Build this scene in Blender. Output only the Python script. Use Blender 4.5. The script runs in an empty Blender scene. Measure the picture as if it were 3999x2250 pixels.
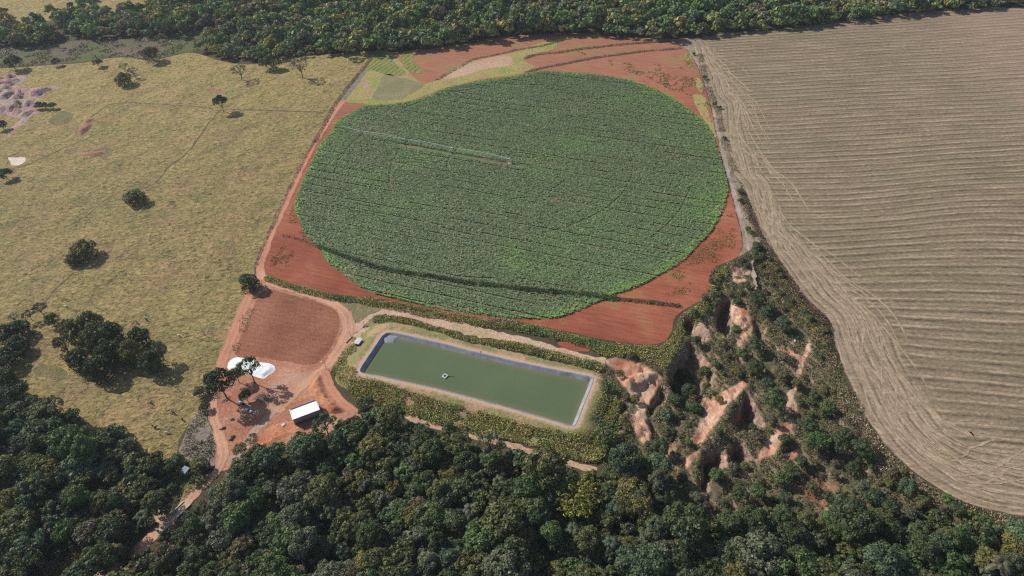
import bpy, math, random
import numpy as np
from mathutils import Vector, Matrix
from mathutils.geometry import delaunay_2d_cdt

random.seed(7)
RNG = np.random.default_rng(7)
S = bpy.context.scene
COL = S.collection
R = math.radians
HAZE = 0.00006

# ------------------------------------------------------------------ camera
W, H = 3999.0, 2250.0
LENS = 24.0
F = W * LENS / 36.0
HC = 270.0
PITCH, ROLL = R(41.5), R(-3.5)
cp, sp = math.cos(PITCH), math.sin(PITCH)
cr, sr = math.cos(ROLL), math.sin(ROLL)
XR = Vector((cr, 0, 0)) + 0 * Vector((0, 0, 0))
FWD = Vector((0, cp, -sp))
UP0 = Vector((0, sp, cp))
RIGHT = cr * Vector((1, 0, 0)) + sr * UP0
UP = -sr * Vector((1, 0, 0)) + cr * UP0


def PX(u, v, z=0.0):
    """point of the photograph -> place on the land at height z (metres)"""
    x = (u - W / 2) / F
    y = -(v - H / 2) / F
    d = FWD + RIGHT * x + UP * y
    t = (HC - z) / -d.z
    return (d.x * t, d.y * t)


def PXA(uv, z=0.0):
    uv = np.asarray(uv, float)
    x = (uv[:, 0] - W / 2) / F
    y = -(uv[:, 1] - H / 2) / F
    d = np.array(FWD)[None] + x[:, None] * np.array(RIGHT)[None] + y[:, None] * np.array(UP)[None]
    t = (HC - z) / -d[:, 2]
    return d[:, :2] * t[:, None]


def PROJ(x, y, z):
    x, y, z = np.asarray(x, float), np.asarray(y, float), np.asarray(z, float) - HC
    dep = x * FWD.x + y * FWD.y + z * FWD.z
    a = (x * RIGHT.x + y * RIGHT.y + z * RIGHT.z) / dep
    b = (x * UP.x + y * UP.y + z * UP.z) / dep
    return a * F + W / 2, H / 2 - b * F, dep


cam = bpy.data.cameras.new('camera')
cam.lens = LENS
cam.sensor_width = 36
cam.clip_start = 1
cam.clip_end = 12000
camo = bpy.data.objects.new('camera', cam)
COL.objects.link(camo)
M = Matrix((RIGHT, UP, -FWD)).transposed().to_4x4()
M.translation = (0, 0, HC)
camo.matrix_world = M
S.camera = camo

# ------------------------------------------------------------------ light
SUN_EL, SUN_AZ = R(37), R(147)            # azimuth from +x, anticlockwise
sun = bpy.data.lights.new('sun', 'SUN')
sun.energy = 4.2
sun.angle = R(0.5)
sun.color = (1.0, 0.94, 0.86)
suno = bpy.data.objects.new('sun', sun)
COL.objects.link(suno)
sd = Vector((math.cos(SUN_AZ) * math.cos(SUN_EL), math.sin(SUN_AZ) * math.cos(SUN_EL), math.sin(SUN_EL)))
suno.rotation_euler = sd.to_track_quat('Z', 'Y').to_euler()
suno.location = (-200, 300, 400)
wd = bpy.data.worlds.new('World')
S.world = wd
wd.use_nodes = True
wn = wd.node_tree
sky = wn.nodes.new('ShaderNodeTexSky')
sky.sky_type = 'NISHITA'
sky.sun_disc = False
sky.sun_elevation = SUN_EL
sky.sun_rotation = math.atan2(sd.x, sd.y) % (2 * math.pi)
bg = wn.nodes['Background']
wn.links.new(sky.outputs[0], bg.inputs[0])
bg.inputs[1].default_value = 0.085
S.view_settings.view_transform = 'Standard'
S.view_settings.look = 'None'
S.view_settings.exposure = 0.25
S.view_settings.gamma = 1
S.cycles.max_bounces = 5
S.cycles.transparent_max_bounces = 8
S.cycles.use_denoising = False
S.cycles.filter_width = 1.25
S.cycles.sample_clamp_indirect = 4


# ------------------------------------------------------------------ noise / geometry helpers
def _hash(ix, iy, seed):
    h = (ix.astype(np.int64) * 374761393 + iy.astype(np.int64) * 668265263 + seed * 1442695041) & 0x7fffffff
    h = ((h ^ (h >> 13)) * 1274126177) & 0x7fffffff
    return ((h ^ (h >> 16)) & 0xffff) / 65535.0


def vnoise(x, y, seed=0):
    x, y = np.asarray(x, float), np.asarray(y, float)
    ix, iy = np.floor(x), np.floor(y)
    fx, fy = x - ix, y - iy
    fx, fy = fx * fx * (3 - 2 * fx), fy * fy * (3 - 2 * fy)
    a, b = _hash(ix, iy, seed), _hash(ix + 1, iy, seed)
    c, d = _hash(ix, iy + 1, seed), _hash(ix + 1, iy + 1, seed)
    return (a * (1 - fx) + b * fx) * (1 - fy) + (c * (1 - fx) + d * fx) * fy


def fbm(x, y, seed=0, o=4):
    s, a, t = 0, 0.5, 0
    for i in range(o):
        s = s + a * vnoise(x * 2 ** i, y * 2 ** i, seed + i * 17)
        t += a
        a *= 0.55
    return s / t


def pip(poly, x, y):
    x, y = np.asarray(x, float), np.asarray(y, float)
    ins = np.zeros(x.shape, bool)
    n = len(poly)
    for i in range(n):
        x1, y1 = poly[i]
        x2, y2 = poly[(i + 1) % n]
        if y1 == y2:
            continue
        c = ((y1 > y) != (y2 > y)) & (x < (x2 - x1) * (y - y1) / (y2 - y1) + x1)
        ins ^= c
    return ins


def segdist(line, x, y, closed=False):
    d = np.full(np.shape(x), 1e9)
    n = len(line)
    for i in range(n if closed else n - 1):
        ax, ay = line[i]
        bx, by = line[(i + 1) % n]
        ux, uy = bx - ax, by - ay
        L = ux * ux + uy * uy + 1e-12
        t = np.clip(((x - ax) * ux + (y - ay) * uy) / L, 0, 1)
        d = np.minimum(d, np.hypot(x - ax - t * ux, y - ay - t * uy))
    return d


def sdf(poly, x, y):
    d = segdist(poly, x, y, True)
    return np.where(pip(poly, x, y), d, -d)


def sstep(a, b, x):
    t = np.clip((x - a) / (b - a), 0, 1)
    return t * t * (3 - 2 * t)


def catmull(pts, closed=False, step=2.5):
    pts = [np.array(p, float) for p in pts]
    n = len(pts)
    out = []
    for i in range(n if closed else n - 1):
        if closed:
            p0, p1, p2, p3 = pts[i - 1], pts[i], pts[(i + 1) % n], pts[(i + 2) % n]
        else:
            p0, p1, p2, p3 = pts[max(i - 1, 0)], pts[i], pts[i + 1], pts[min(i + 2, n - 1)]
        k = max(1, int(np.hypot(*(p2 - p1)) / step))
        for j in range(k):
            t = j / k
            out.append(0.5 * (2 * p1 + (p2 - p0) * t + (2 * p0 - 5 * p1 + 4 * p2 - p3) * t * t + (3 * p1 - p0 - 3 * p2 + p3) * t ** 3))
    if not closed:
        out.append(pts[-1])
    return np.array(out)


def subdivide(pts, step, closed=True):
    out = []
    n = len(pts)
    for i in range(n if closed else n - 1):
        a, b = np.array(pts[i], float), np.array(pts[(i + 1) % n], float)
        k = max(1, int(np.hypot(*(b - a)) / step))
        for j in range(k):
            out.append(a + (b - a) * j / k)
    if not closed:
        out.append(np.array(pts[-1], float))
    return np.array(out)


def jitter(pts, amp, scale=0.25, seed=1):
    d = np.roll(pts, -1, 0) - np.roll(pts, 1, 0)
    nrm = np.stack([-d[:, 1], d[:, 0]], 1) / (np.linalg.norm(d, axis=1)[:, None] + 1e-9)
    k = (fbm(pts[:, 0] * scale, pts[:, 1] * scale, seed, 3) - 0.5) * 2 * amp + (vnoise(pts[:, 0] * 1.3, pts[:, 1] * 1.3, seed + 5) - .5) * amp * .8
    return pts + nrm * k[:, None]


def mesh_np(name, verts, faces, smooth=False):
    me = bpy.data.meshes.new(name)
    v = np.asarray(verts, np.float32)
    f = np.asarray(faces, np.int32)
    nv, nf, k = len(v), len(f), f.shape[1]
    me.vertices.add(nv)
    me.vertices.foreach_set('co', v.ravel())
    me.loops.add(nf * k)
    me.loops.foreach_set('vertex_index', f.ravel())
    me.polygons.add(nf)
    me.polygons.foreach_set('loop_start', np.arange(0, nf * k, k, dtype=np.int32))
    if smooth:
        me.polygons.foreach_set('use_smooth', np.ones(nf, bool))
    me.update(calc_edges=True)
    return me


def link(name, me, mat=None, parent=None):
    o = bpy.data.objects.new(name, me)
    COL.objects.link(o)
    if mat is not None and not me.materials:
        me.materials.append(mat)
    if parent is not None:
        o.parent = parent
    return o


def tag(o, label=None, cat=None, group=None, kind=None):
    if label:
        o['label'] = label
    if cat:
        o['category'] = cat
    if group:
        o['group'] = group
    if kind:
        o['kind'] = kind
    return o


def empty(name, loc, rz=0.0):
    o = bpy.data.objects.new(name, None)
    COL.objects.link(o)
    o.location = loc
    o.rotation_euler = (0, 0, rz)
    o.empty_display_size = 0.5
    return o


class MB:
    """collects boxes, tubes and faces into one mesh"""

    def __init__(s):
        s.v, s.f = [], []

    def quad(s, a, b, c, d):
        n = len(s.v)
        s.v += [tuple(a), tuple(b), tuple(c), tuple(d)]
        s.f.append((n, n + 1, n + 2, n + 3))

    def poly(s, pts):
        n = len(s.v)
        s.v += [tuple(p) for p in pts]
        s.f.append(tuple(range(n, n + len(pts))))

    def box(s, c, d, rz=0.0, taper=1.0):
        n = len(s.v)
        co, si = math.cos(rz), math.sin(rz)
        for z in (-1, 1):
            k = taper if z > 0 else 1
            for x, y in ((-1, -1), (1, -1), (1, 1), (-1, 1)):
                px, py = x * d[0] / 2 * k, y * d[1] / 2 * k
                s.v.append((c[0] + px * co - py * si, c[1] + px * si + py * co, c[2] + z * d[2] / 2))
        s.f += [tuple(n + i for i in q) for q in ((0, 3, 2, 1), (4, 5, 6, 7), (0, 1, 5, 4), (1, 2, 6, 5), (2, 3, 7, 6), (3, 0, 4, 7))]

    def tube(s, path, radii, sides=6, cap=True):
        path = [Vector(p) for p in path]
        if not hasattr(radii, '__len__'):
            radii = [radii] * len(path)
        base = len(s.v)
        for i, p in enumerate(path):
            d = (path[min(i + 1, len(path) - 1)] - path[max(i - 1, 0)]).normalized()
            a = d.orthogonal().normalized() if abs(d.z) > .9 else d.cross(Vector((0, 0, 1))).normalized()
            b = d.cross(a)
            for k in range(sides):
                t = 2 * math.pi * k / sides
                s.v.append(tuple(p + (a * math.cos(t) + b * math.sin(t)) * radii[i]))
        for i in range(len(path) - 1):
            for k in range(sides):
                a0, a1 = base + i * sides + k, base + i * sides + (k + 1) % sides
                s.f.append((a0, a1, a1 + sides, a0 + sides))
        if cap:
            s.f.append(tuple(base + k for k in range(sides)))
            e = base + (len(path) - 1) * sides
            s.f.append(tuple(e + k for k in reversed(range(sides))))

    def mesh(s, name, smooth=False):
        me = bpy.data.meshes.new(name)
        me.from_pydata(s.v, [], s.f)
        if smooth:
            for p in me.polygons:
                p.use_smooth = True
        me.update()
        return me

    def build(s, name, mat, parent=None, smooth=False):
        return link(name, s.mesh(name, smooth), mat, parent)


# ------------------------------------------------------------------ materials
class NT:
    def __init__(s, name):
        s.m = bpy.data.materials.new(name)
        s.m.use_nodes = True
        s.t = s.m.node_tree
        s.b = s.t.nodes['Principled BSDF']
        s.b.inputs['Roughness'].default_value = 0.9
        s.b.inputs['Specular IOR Level'].default_value = 0.12
        s._pos = None

    def n(s, typ, **kw):
        nd = s.t.nodes.new(typ)
        for k, v in kw.items():
            setattr(nd, k, v)
        return nd

    def l(s, a, b):
        s.t.links.new(a, b)

    def pos(s):
        if s._pos is None:
            s._pos = s.n('ShaderNodeNewGeometry').outputs['Position']
        return s._pos

    def scaled(s, sc):
        m = s.n('ShaderNodeMapping')
        m.inputs['Scale'].default_value = sc
        s.l(s.pos(), m.inputs['Vector'])
        return m.outputs[0]

    def noise(s, scale, detail=3, rough=0.55, vec=None, dist=0.0):
        nd = s.n('ShaderNodeTexNoise')
        nd.inputs['Scale'].default_value = scale
        nd.inputs['Detail'].default_value = detail
        nd.inputs['Roughness'].default_value = rough
        nd.inputs['Distortion'].default_value = dist
        s.l(vec if vec is not None else s.pos(), nd.inputs['Vector'])
        return nd.outputs['Fac']

    def ramp(s, fac, stops):
        r = s.n('ShaderNodeValToRGB')
        el = r.color_ramp.elements
        el[0].position, el[0].color = stops[0][0], (*stops[0][1], 1)
        el[1].position, el[1].color = stops[1][0], (*stops[1][1], 1)
        for p, c in stops[2:]:
            e = el.new(p)
            e.color = (*c, 1)
        s.l(fac, r.inputs[0])
        return r.outputs[0]

    def math(s, op, a, b=None, c=None, clamp=False):
        m = s.n('ShaderNodeMath', operation=op, use_clamp=clamp)
        for i, x in enumerate((a, b, c)):
            if x is None:
                continue
            if isinstance(x, (int, float)):
                m.inputs[i].default_value = x
            else:
                s.l(x, m.inputs[i])
        return m.outputs[0]

    def maprange(s, x, a, b, c=0.0, d=1.0):
        m = s.n('ShaderNodeMapRange', clamp=True)
        m.inputs[1].default_value, m.inputs[2].default_value = a, b
        m.inputs[3].default_value, m.inputs[4].default_value = c, d
        s.l(x, m.inputs[0])
        return m.outputs[0]

    def mix(s, fac, a, b, mode='MIX'):
        m = s.n('ShaderNodeMix', data_type='RGBA', blend_type=mode)
        for i, x in ((0, fac), (6, a), (7, b)):
            if isinstance(x, (int, float)):
                m.inputs[i].default_value = x
            elif isinstance(x, tuple):
                m.inputs[i].default_value = (*x, 1)
            else:
                s.l(x, m.inputs[i])
        return m.outputs[2]

    def attr(s, name):
        a = s.n('ShaderNodeAttribute', attribute_name=name)
        return a

    def color(s, c):
        if isinstance(c, tuple):
            s.b.inputs['Base Color'].default_value = (*c, 1)
        else:
            s.l(c, s.b.inputs['Base Color'])

    def bump(s, h, strength=0.6, dist=0.4):
        b = s.n('ShaderNodeBump')
        b.inputs['Strength'].default_value = strength
        b.inputs['Distance'].default_value = dist
        s.l(h, b.inputs['Height'])
        s.l(b.outputs[0], s.b.inputs['Normal'])


def mat_plain(name, col, rough=0.7, spec=0.2, metal=0.0, var=0.12, scale=1.5):
    t = NT(name)
    n = t.noise(scale, 4)
    t.color(t.ramp(n, [(0.3, tuple(c * (1 - var) for c in col)), (0.7, tuple(min(1, c * (1 + var)) for c in col))]))
    t.b.inputs['Roughness'].default_value = rough
    t.b.inputs['Specular IOR Level'].default_value = spec
    t.b.inputs['Metallic'].default_value = metal
    return t.m


def mat_soil(name, stops, fine=1.0, big=0.03, bump=0.5, dist=0.25, extra=None, furrow=None):
    """earth or turf: broad patches, fine grain, bump"""
    t = NT(name)
    c = t.ramp(t.noise(big, 5, 0.6), stops)
    g = t.noise(fine, 4, 0.65)
    c = t.mix(1.0, c, t.ramp(g, [(0.25, (0.62, 0.62, 0.62)), (0.75, (1.38, 1.38, 1.38))]), 'MULTIPLY')
    hgt = g
    if furrow is not None:
        ang, per, amt = furrow
        vec = t.n('ShaderNodeVectorRotate', rotation_type='Z_AXIS')
        vec.inputs['Angle'].default_value = -ang
        t.l(t.pos(), vec.inputs['Vector'])
        sx = t.n('ShaderNodeSeparateXYZ')
        t.l(vec.outputs[0], sx.inputs[0])
        w = t.noise(0.05, 2, 0.5)
        y = t.math('MULTIPLY_ADD', w, 7.0, sx.outputs[1])
        s_ = t.math('SINE', t.math('MULTIPLY', y, 2 * math.pi / per))
        br = t.noise(0.22, 3, 0.6)
        s2 = t.math('MULTIPLY', s_, t.maprange(br, 0.35, 0.65))
        c = t.mix(t.maprange(s2, -1, 1, 0.0, amt), c, (0.5, 0.5, 0.5), 'MULTIPLY')
        hgt = t.math('MULTIPLY_ADD', s2, 0.5, g)
    if extra is not None:
        col, scale, lo, hi, amt = extra
        c = t.mix(t.maprange(t.noise(scale, 6, 0.7), lo, hi, 0.0, amt), c, col)
    t.color(c)
    t.bump(hgt, bump, dist)
    return t.m


# colours (linear albedo)
def make_leaf(name, from_object):
    t = NT(name)
    t.t.nodes.remove(t.b)
    tint = t.attr('tint').outputs['Fac']
    if from_object:
        base = t.n('ShaderNodeObjectInfo').outputs['Color']
    else:
        base = t.attr('col').outputs['Color']
    k = t.math('MULTIPLY_ADD', tint, 0.9, 0.55)
    c = t.mix(1.0, base, t.ramp(k, [(0, (0, 0, 0)), (1, (1, 1, 1))]), 'MULTIPLY')
    m = t.n('ShaderNodeVectorMath', operation='SCALE')
    t.l(base, m.inputs[0])
    t.l(k, m.inputs['Scale'])
    c = m.outputs[0]
    # a little yellower on the brighter leaves
    c = t.mix(t.math('MULTIPLY', tint, 0.25, clamp=True), c, t.mix(1.0, c, (1.35, 1.1, 0.5), 'MULTIPLY'))
    d = t.n('ShaderNodeBsdfDiffuse')
    tr = t.n('ShaderNodeBsdfTranslucent')
    gl = t.n('ShaderNodeBsdfGlossy')
    gl.inputs['Roughness'].default_value = 0.55
    gl.inputs['Color'].default_value = (1, 1, 1, 1)
    for x in (d, tr):
        t.l(c, x.inputs['Color'])
    mx = t.n('ShaderNodeMixShader')
    mx.inputs[0].default_value = 0.18
    t.l(d.outputs[0], mx.inputs[1])
    t.l(tr.outputs[0], mx.inputs[2])
    m2 = t.n('ShaderNodeMixShader')
    m2.inputs[0].default_value = 0.025
    t.l(mx.outputs[0], m2.inputs[1])
    t.l(gl.outputs[0], m2.inputs[2])
    t.l(m2.outputs[0], t.t.nodes['Material Output'].inputs[0])
    return t.m


LEAF = make_leaf('leaves', True)
LEAFC = make_leaf('leaves_mixed', False)
BARK = mat_plain('bark', (0.09, 0.065, 0.045), 0.95, 0.05, var=0.3, scale=6)
BARKG = mat_plain('grey_bark', (0.24, 0.21, 0.19), 0.95, 0.05, var=0.3, scale=6)


# ------------------------------------------------------------------ quads of foliage
def quads(P, N, size, rng, aspect=0.75, tang=None):
    """leaf-clump faces at points P facing N (n,3)"""
    N = N / (np.linalg.norm(N, axis=1)[:, None] + 1e-9)
    r = rng.normal(size=P.shape) if tang is None else tang
    T = np.cross(N, r)
    T /= np.linalg.norm(T, axis=1)[:, None] + 1e-9
    B = np.cross(N, T)
    s = np.asarray(size).reshape(-1, 1) * 0.5
    a, b = T * s, B * s * aspect
    k = rng.uniform(0.35, 1.0, (len(P), 1))
    V = np.stack([P - a - b * k, P + a * k - b, P + a + b * k, P - a * k + b], 1)
    return V.reshape(-1, 3)


def quad_mesh(name, V, tint, col=None):
    n = len(V) // 4
    me = mesh_np(name, V, np.arange(n * 4).reshape(n, 4))
    a = me.attributes.new('tint', 'FLOAT', 'FACE')
    a.data.foreach_set('value', np.asarray(tint, np.float32))
    if col is not None:
        c = me.attributes.new('col', 'FLOAT_COLOR', 'FACE')
        cc = np.ones((n, 4), np.float32)
        cc[:, :3] = col
        c.data.foreach_set('color', cc.ravel())
    return me


def crown_pts(seed, rad, base, top, nb, nl, leaf, flat=0.85, rb=(0.26, 0.42), inner=0.72, spread=0.78):
    rng = np.random.default_rng(seed)
    a = rng.uniform(0, 2 * np.pi, nb)
    q = np.sqrt(rng.uniform(0.0, 1, nb)) * spread
    a = np.arange(nb) * 2.4 + rng.uniform(-.5, .5, nb)
    cz = base + (top - base) * (0.30 + 0.5 * (1 - q ** 2) * rng.uniform(.7, 1.1, nb))
    C = np.stack([np.cos(a) * q * rad, np.sin(a) * q * rad, cz], 1)
    br = rad * rng.uniform(rb[0], rb[1], nb)
    btint = rng.uniform(0.25, 0.75, nb)
    m = nl * 2
    w = br ** 2 / np.sum(br ** 2)
    i = rng.choice(nb, m, p=w)
    D = rng.normal(size=(m, 3))
    D /= np.linalg.norm(D, axis=1)[:, None]
    D[:, 2] = np.where(D[:, 2] < -0.45, -D[:, 2], D[:, 2])
    P = C[i] + D * (br[i] * rng.uniform(0.72, 1.08, m))[:, None] * np.array([1, 1, flat])
    d = np.linalg.norm((P[:, None] - C[None]) / np.array([1, 1, flat]), axis=2) / br[None]
    d[np.arange(m), i] = 9
    keep = np.where(d.min(1) > inner)[0][:nl]
    P, D, i = P[keep], D[keep], i[keep]
    N = D + rng.normal(size=P.shape) * 0.45 + np.array([0, 0, .15])
    sz = leaf * rng.uniform(0.6, 1.35, len(P))
    V = quads(P, N, sz, rng)
    tint = np.clip(btint[i] + rng.normal(0, .16, len(P)), 0, 1)
    return V, tint, C, br


def trunk_mb(base_r, C, br, base, rng, lean=(0, 0), limbs=5):
    mb = MB()
    fork = base * 0.75
    mb.tube([(0, 0, -0.4), (lean[0] * .2, lean[1] * .2, fork * .4), (lean[0] * .6, lean[1] * .6, fork), (lean[0], lean[1], base + (C[:, 2].max() - base) * .5)],
            [base_r * 1.35, base_r, base_r * .8, base_r * .3], 7)
    for j in rng.permutation(len(C))[:limbs]:
        p = C[j]
        mb.tube([(lean[0] * .6, lean[1] * .6, fork * 0.95), (lean[0] * .6 + (p[0] - lean[0] * .6) * .45, lean[1] * .6 + (p[1] - lean[1] * .6) * .45, fork + (p[2] - fork) * .6), (p[0], p[1], p[2])],
                [base_r * .5, base_r * .34, base_r * .12], 5)
    return mb


TREES = {}


def proto(kind, seed):
    """(crown mesh, trunk mesh, height) of a kind of tree; built once"""
    k = (kind, seed)
    if k in TREES:
        return TREES[k]
    rng = np.random.default_rng(seed * 13 + 5)
    if kind == 'round':
        V, t, C, br = crown_pts(seed, 4.6, 2.8, 10.0, 22, 2100, 0.52)
        tb, r = 3.5, 0.22
    elif kind == 'domed':
        V, t, C, br = crown_pts(seed, 5.4, 3.2, 9.8, 34, 2500, 0.48, rb=(.18, .32), spread=.87)
        tb, r = 4.0, 0.26
    elif kind == 'tall':
        V, t, C, br = crown_pts(seed, 3.6, 2.5, 12.5, 20, 1900, 0.5, flat=1.1, rb=(.3, .48))
        tb, r = 4.0, 0.2
    elif kind == 'bushy':
        V, t, C, br = crown_pts(seed, 3.2, 0.1, 5.6, 16, 1300, 0.42, rb=(.26, .44))
        tb, r = 1.0, 0.14
    elif kind == 'mound':
        V, t, C, br = crown_pts(seed, 5.4, 0.2, 8.6, 36, 2600, 0.48, rb=(.20, .34), spread=.84)
        low = np.stack([np.cos(np.arange(12) * .55) * 3.9, np.sin(np.arange(12) * .55) * 3.9, np.full(12, 1.6)], 1)
        V2, t2, _, _ = crown_pts(seed + 50, 5.2, -1.2, 3.6, 20, 900, 0.48, rb=(.22, .32), spread=.9)
        V2[:, 2] = np.maximum(V2[:, 2], .05)
        V, t = np.concatenate([V, V2]), np.concatenate([t, t2])
        tb, r = 1.6, 0.26
    elif kind == 'loose':
        V, t, C, br = crown_pts(seed, 5.0, 4.0, 10.5, 20, 1200, 0.48, rb=(.16, .30), inner=.5, spread=.9)
        tb, r = 4.6, 0.24
    else:                                   # sparse, half leafless
        V, t, C, br = crown_pts(seed, 4.2, 3.0, 9.0, 22, 420, 0.42, rb=(.14, .3), inner=.3, spread=.92)
        tb, r = 3.4, 0.24
    crown = quad_mesh('crown', V, t)
    crown.materials.append(LEAF)
    mb = trunk_mb(r, C, br, tb, rng, (rng.uniform(-.6, .6), rng.uniform(-.6, .6)), 14 if kind in ('sparse', 'loose') else 5)
    trunk = mb.mesh('trunk', True)
    trunk.materials.append(BARKG if kind == 'sparse' else BARK)
    TREES[k] = (crown, trunk, V[:, 2].max())
    return TREES[k]


def tree(name, loc, kind, seed, scale, col, label, cat='tree', group=None, rz=None, sz=1.0, obj_only=False):
    c, t, h = proto(kind, seed)
    root = empty(name, loc, RNG.uniform(0, 6.28) if rz is None else rz)
    root.scale = (scale, scale, scale * sz)
    tag(root, label, cat, group)
    a = link('crown', c, None, root)
    a.color = (*col, 1)
    link('trunk', t, None, root)
    return root


# foliage colours
GREENS = {
    'dark green': (0.057, 0.087, 0.030), 'olive green': (0.112, 0.123, 0.039), 'grey-green': (0.109, 0.127, 0.073),
    'mid green': (0.075, 0.125, 0.036), 'yellowish olive': (0.154, 0.142, 0.041), 'brownish': (0.128, 0.109, 0.062),
    'bluish green': (0.073, 0.116, 0.057), 'fresh light green': (0.108, 0.177, 0.046)}

# ================================================================== THE LAND
def outline(poly_px, jit=0.5, smooth=True, step=2.5, seed=1, zpx=0.0, scale=.25):
    p = PXA(poly_px, zpx)
    p = catmull(p, True, step) if smooth else subdivide(p, step)
    return jitter(p, jit, scale, seed) if jit else p


def tri_area(pts, grid=None, margin=0.6, seed=3):
    """triangulate an outline, with grid points inside it"""
    V = [tuple(p) for p in pts]
    n = len(V)
    if grid:
        x0, y0 = pts.min(0)
        x1, y1 = pts.max(0)
        gx, gy = np.meshgrid(np.arange(x0, x1, grid), np.arange(y0, y1, grid))
        gx = (gx + (np.arange(gx.shape[0]) % 2)[:, None] * grid * .5).ravel()
        gy = gy.ravel()
        ok = pip(V, gx, gy)
        gx, gy = gx[ok], gy[ok]
        ok = segdist(V, gx, gy, True) > grid * margin
        V = V + list(zip(gx[ok].tolist(), gy[ok].tolist()))
    r = delaunay_2d_cdt([Vector(v) for v in V], [], [list(range(n))], 1, 1e-5)
    co = np.array([tuple(v) for v in r[0]])
    fa = []
    for f in r[2]:
        a, b, c = f[:3]
        area = (co[b][0] - co[a][0]) * (co[c][1] - co[a][1]) - (co[b][1] - co[a][1]) * (co[c][0] - co[a][0])
        fa.append((a, b, c) if area > 0 else (a, c, b))
    return co, np.array(fa)


def sheet(name, poly_px, z, mat, jit=0.5, smooth=True, grid=None, zf=None, attrs=None, seed=1, kind='structure', pts=None, scale=.25, smooth_shade=True, step=2.5):
    p = outline(poly_px, jit, smooth, step=step, seed=seed, scale=scale) if pts is None else pts
    co, fa = tri_area(p, grid)
    zz = np.full(len(co), z) if zf is None else z + zf(co[:, 0], co[:, 1])
    me = mesh_np(name, np.column_stack([co, zz]), fa, smooth_shade)
    for k, fn in (attrs or {}).items():
        a = me.attributes.new(k, 'FLOAT', 'POINT')
        a.data.foreach_set('value', np.asarray(fn(co[:, 0], co[:, 1]), np.float32))
    o = link(name, me, mat)
    o['kind'] = kind
    return o


def ribbon(name, line_px, width, z, mat, wob=0.4, seed=2, kind='structure', ends=True, step=2.0, px=True):
    c = catmull(PXA(line_px) if px else line_px, False, step)
    d = np.gradient(c, axis=0)
    nrm = np.stack([-d[:, 1], d[:, 0]], 1) / (np.linalg.norm(d, axis=1)[:, None] + 1e-9)
    s = np.concatenate([[0], np.cumsum(np.linalg.norm(np.diff(c, axis=0), axis=1))])
    wl = (np.interp(np.linspace(0, 1, len(c)), np.linspace(0, 1, len(width)), width) if hasattr(width, '__len__') else np.full(len(c), width))
    lanes = np.array([-1, -.5, 0, .5, 1.0])
    V, A = [], []
    jl = (vnoise(s * .35, s * 0 + seed, seed) - .5) * 2 * wob + (vnoise(s * 1.1, s * 0 + seed, seed + 9) - .5) * wob
    jr = (vnoise(s * .35, s * 0 + seed + 3, seed + 1) - .5) * 2 * wob + (vnoise(s * 1.1, s * 0 + seed, seed + 8) - .5) * wob
    for k in lanes:
        off = k * wl / 2 + (jr if k > 0 else jl) * abs(k)
        V.append(np.column_stack([c + nrm * off[:, None], np.full(len(c), z)]))
        A.append(np.full(len(c), k))
    V = np.stack(V, 1).reshape(-1, 3)
    A = np.stack(A, 1).ravel()
    F_ = []
    n = len(lanes)
    for i in range(len(c) - 1):
        for k in range(n - 1):
            a = i * n + k
            F_.append((a, a + n, a + n + 1, a + 1))
    F_ = np.array(F_)[:, ::-1]
    me = mesh_np(name, V, F_)
    at = me.attributes.new('across', 'FLOAT', 'POINT')
    at.data.foreach_set('value', A.astype(np.float32))
    o = link(name, me, mat)
    o['kind'] = kind
    return o


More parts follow.
